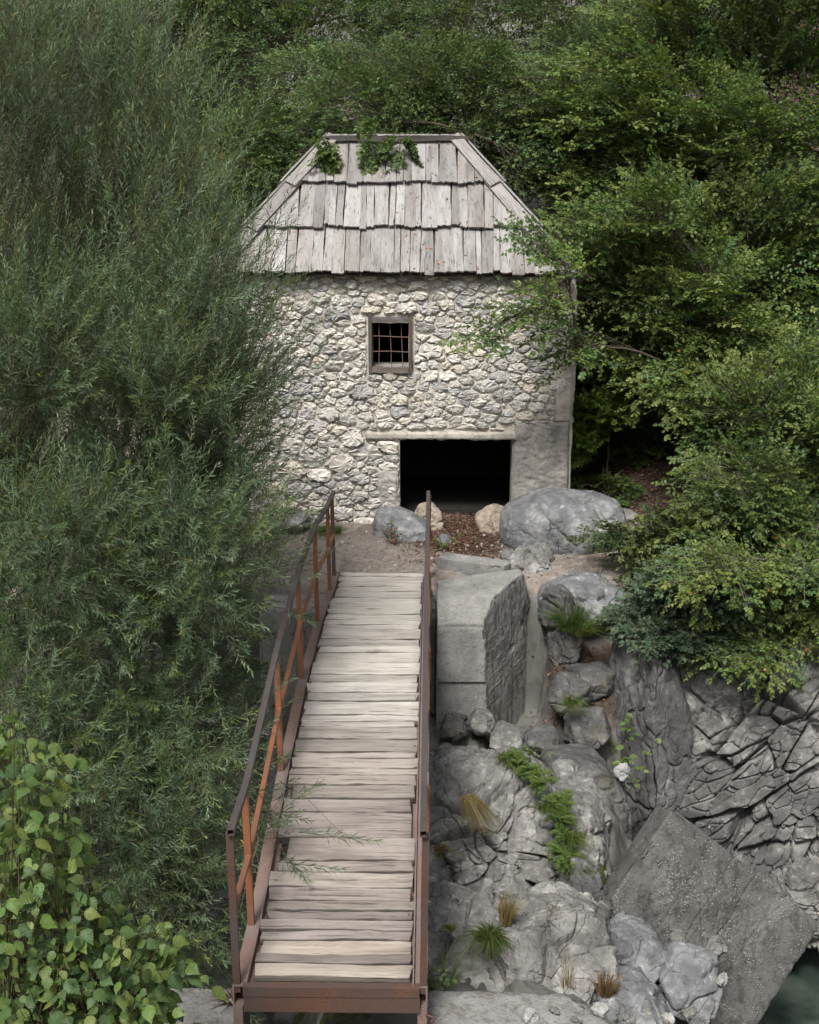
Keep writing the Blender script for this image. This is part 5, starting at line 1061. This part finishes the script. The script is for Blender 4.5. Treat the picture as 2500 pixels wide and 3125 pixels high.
def sapling(label, x, y, Y, h, nst, nlf, leaf, seed, cols, spread=.25):
    rg = np.random.default_rng(seed); p = at(x, y, Y); o = empty('sapling', p); tag(o, label, 'plant'); wood = MB(); O = []; D = []; U = []
    for k in range(nst):
        e = np.array([rg.normal(0, spread), rg.normal(-.05, spread * .5), h * rg.uniform(.6, 1.0)]); P = limb(wood, (0, 0, -.1), e, .007, .003, rg, 7, .05, 5)
        for j in range(nlf):
            q = P[rg.integers(2, 7)] + rg.normal(0, .03, 3); al = rg.uniform(0, 6.28); O.append(q); D.append((math.cos(al), math.sin(al) - .3, rg.normal(.0, .25))); U.append(nrm(np.array([0, -.4, 1.0]) + rg.normal(0, .25, 3)))
    N = len(O); V, Q, c_ = leaf_block(np.array(O), np.array(D), np.array(U), leaf * rg.uniform(.7, 1.2, N), leaf * .68 * rg.uniform(.8, 1.1, N), np.array(cols)[rg.integers(0, len(cols), N)] * rg.uniform(.85, 1.2, (N, 1)), 'hex')
    wood.build('stem', M['bark'], o, True); link('foliage', mesh_np('foliage', V, Q, None, c_), M['leaf'], o)
SC = [(.10, .165, .045), (.13, .19, .06), (.085, .14, .04)]
sapling('leafy sapling growing in the cleft in front of the cliff pillar', 1305, 1700, 15.6, 1.25, 6, 9, .105, 71, SC, .22)
sapling('small leafy plant with reddish leaves at the slanting boulder', 828, 1145, 19.85, .32, 5, 9, .06, 72, [(.07, .11, .03), (.09, .13, .03), (.25, .10, .04)], .14)
sapling('small green weed beside the doorway boulder', 935, 1160, 19.6, .25, 4, 8, .06, 73, [(.08, .12, .03)], .1)
sapling('sparse broad-leaved weed on the low cleft rock', 1110, 1605, 15.3, .22, 5, 9, .06, 74, SC, .14)
sapling('slender weed by the concrete apron and the bridge leg', 935, 2110, 9.2, .4, 4, 14, .05, 75, [(.09, .13, .05)], .12)

# --- fallen leaves
def litter(name, label, P, seed, cols, size=.045, n_up=.8):
    rg = np.random.default_rng(seed); N = len(P); D = rg.normal(0, 1, (N, 3)) * (1, 1, .25); U = np.array([0, 0, n_up]) + rg.normal(0, .3, (N, 3))
    V, Q, c_ = leaf_block(P, D, U, size * rg.uniform(.6, 1.3, N), size * .62 * rg.uniform(.7, 1.2, N), np.array(cols)[rg.integers(0, len(cols), N)] * rg.uniform(.6, 1.3, (N, 1)), 'quad', .15, .1)
    return tag(link(name, mesh_np(name, V, Q, None, c_), M['dry_leaf']), label, 'leaf litter', None, 'stuff')
BR = [(.13, .072, .048), (.17, .10, .07), (.095, .052, .037), (.21, .14, .105), (.07, .038, .027)]
def scatter(n, f, rg):
    P = np.array([f(rg) for _ in range(n)]); P[:, 2] = gz(P[:, 0], P[:, 1]) + .012 + rg.random(n) * .015; return P
g6 = np.random.default_rng(606)
litter('doorway_leaf_litter', 'brown beech leaves heaped in and before the doorway', scatter(4200, lambda r: (r.normal(.5, .38), 18.9 + 2.6 * r.random(), 0), g6), 1, BR)
litter('slope_leaf_litter', 'brown leaf litter covering the slope right of the mill', scatter(6000, lambda r: (2.2 + 2.6 * r.random(), 20.4 + 5 * r.random(), 0), g6), 2, BR + [(.3, .2, .13)], .055)
litter('ledge_leaf_litter', 'brown leaves caught on the ledge right of the wing wall', scatter(900, lambda r: (1.9 + r.normal(0, .28), 17.3 + r.normal(0, .45), 0), g6), 3, BR)
litter('path_leaf_litter', 'scattered brown leaves and grit on the trodden earth', scatter(700, lambda r: (r.uniform(-2.8, 2.6), r.uniform(18.4, 20.6), 0), g6), 4, BR + [(.4, .36, .32)], .03)
mb = MB()
gxy = g6.uniform((-2.6, 18.5), (2.7, 20.5), (700, 2)); gzz = gz(gxy[:, 0], gxy[:, 1])
for k in range(700):
    x, y = gxy[k]; r = .006 + .028 * g6.random() ** 3; c1_ = g6.uniform(.16, .36)
    mb.add(np.array([x, y, gzz[k] + r * .3]) + ico * r * g6.uniform(.6, 1.2, 3), None, icf, (c1_, c1_ * .96, c1_ * .9))
tag(mb.build('path_gravel', M['pebble']), 'small grey stones scattered on the trodden earth', 'gravel', None, 'stuff')
mb = MB(); mb_n = 0
us = nrm(np.array([0, RUN, RISE])); P = []
for k in range(60):
    s = g6.random() * SL; hw_ = EHW - RUN * s / SL; f = s % (SL / 3) / (SL / 3); x = g6.uniform(-hw_, hw_) * .9 if k < 25 else g6.normal(.55, .35)
    P.append(np.array([RXC + x, EY, EZ]) + us * s + np.cross((1, 0, 0), us) * (.035 + .075 * (1 - f)))
litter('roof_leaf_litter', 'a few orange leaves lying on the shingles', np.array(P), 5, [(.38, .13, .04), (.42, .17, .05), (.3, .12, .05)], .05)
# --- litter left by people
p = at(1310, 1625, 15.35)
rock('crumpled_bag', 'crumpled white plastic bag caught in the sapling at the cleft', p, (.10, .07, .13), 900, 'paper', n=18, nplanes=26, soft=30, rough=.25, cat='bag')
o = empty('plastic_bottle', at(1103, 1902, 12.05)); tag(o, 'small crushed clear bottle with a blue label on the pale ledge', 'bottle')
mb = MB(); mb.tube([(-.075, 0, 0), (-.07, 0, 0), (.03, 0, .004), (.06, 0, .006), (.078, 0, .006), (.09, 0, .006)], [.03, .034, .033, .02, .012, .012], 12); mb.build('body', M['bottle'], o, True)
mb = MB(); mb.tube([(-.05, 0, .001), (-.005, 0, .002)], [.0352, .0352], 12, None, False); mb.build('label_band', M['bottle_label'], o, True)
mb = MB(); mb.tube([(.088, 0, .006), (.104, 0, .006)], [.0145, .0145], 10); mb.build('cap', M['bottle_label'], o, True)
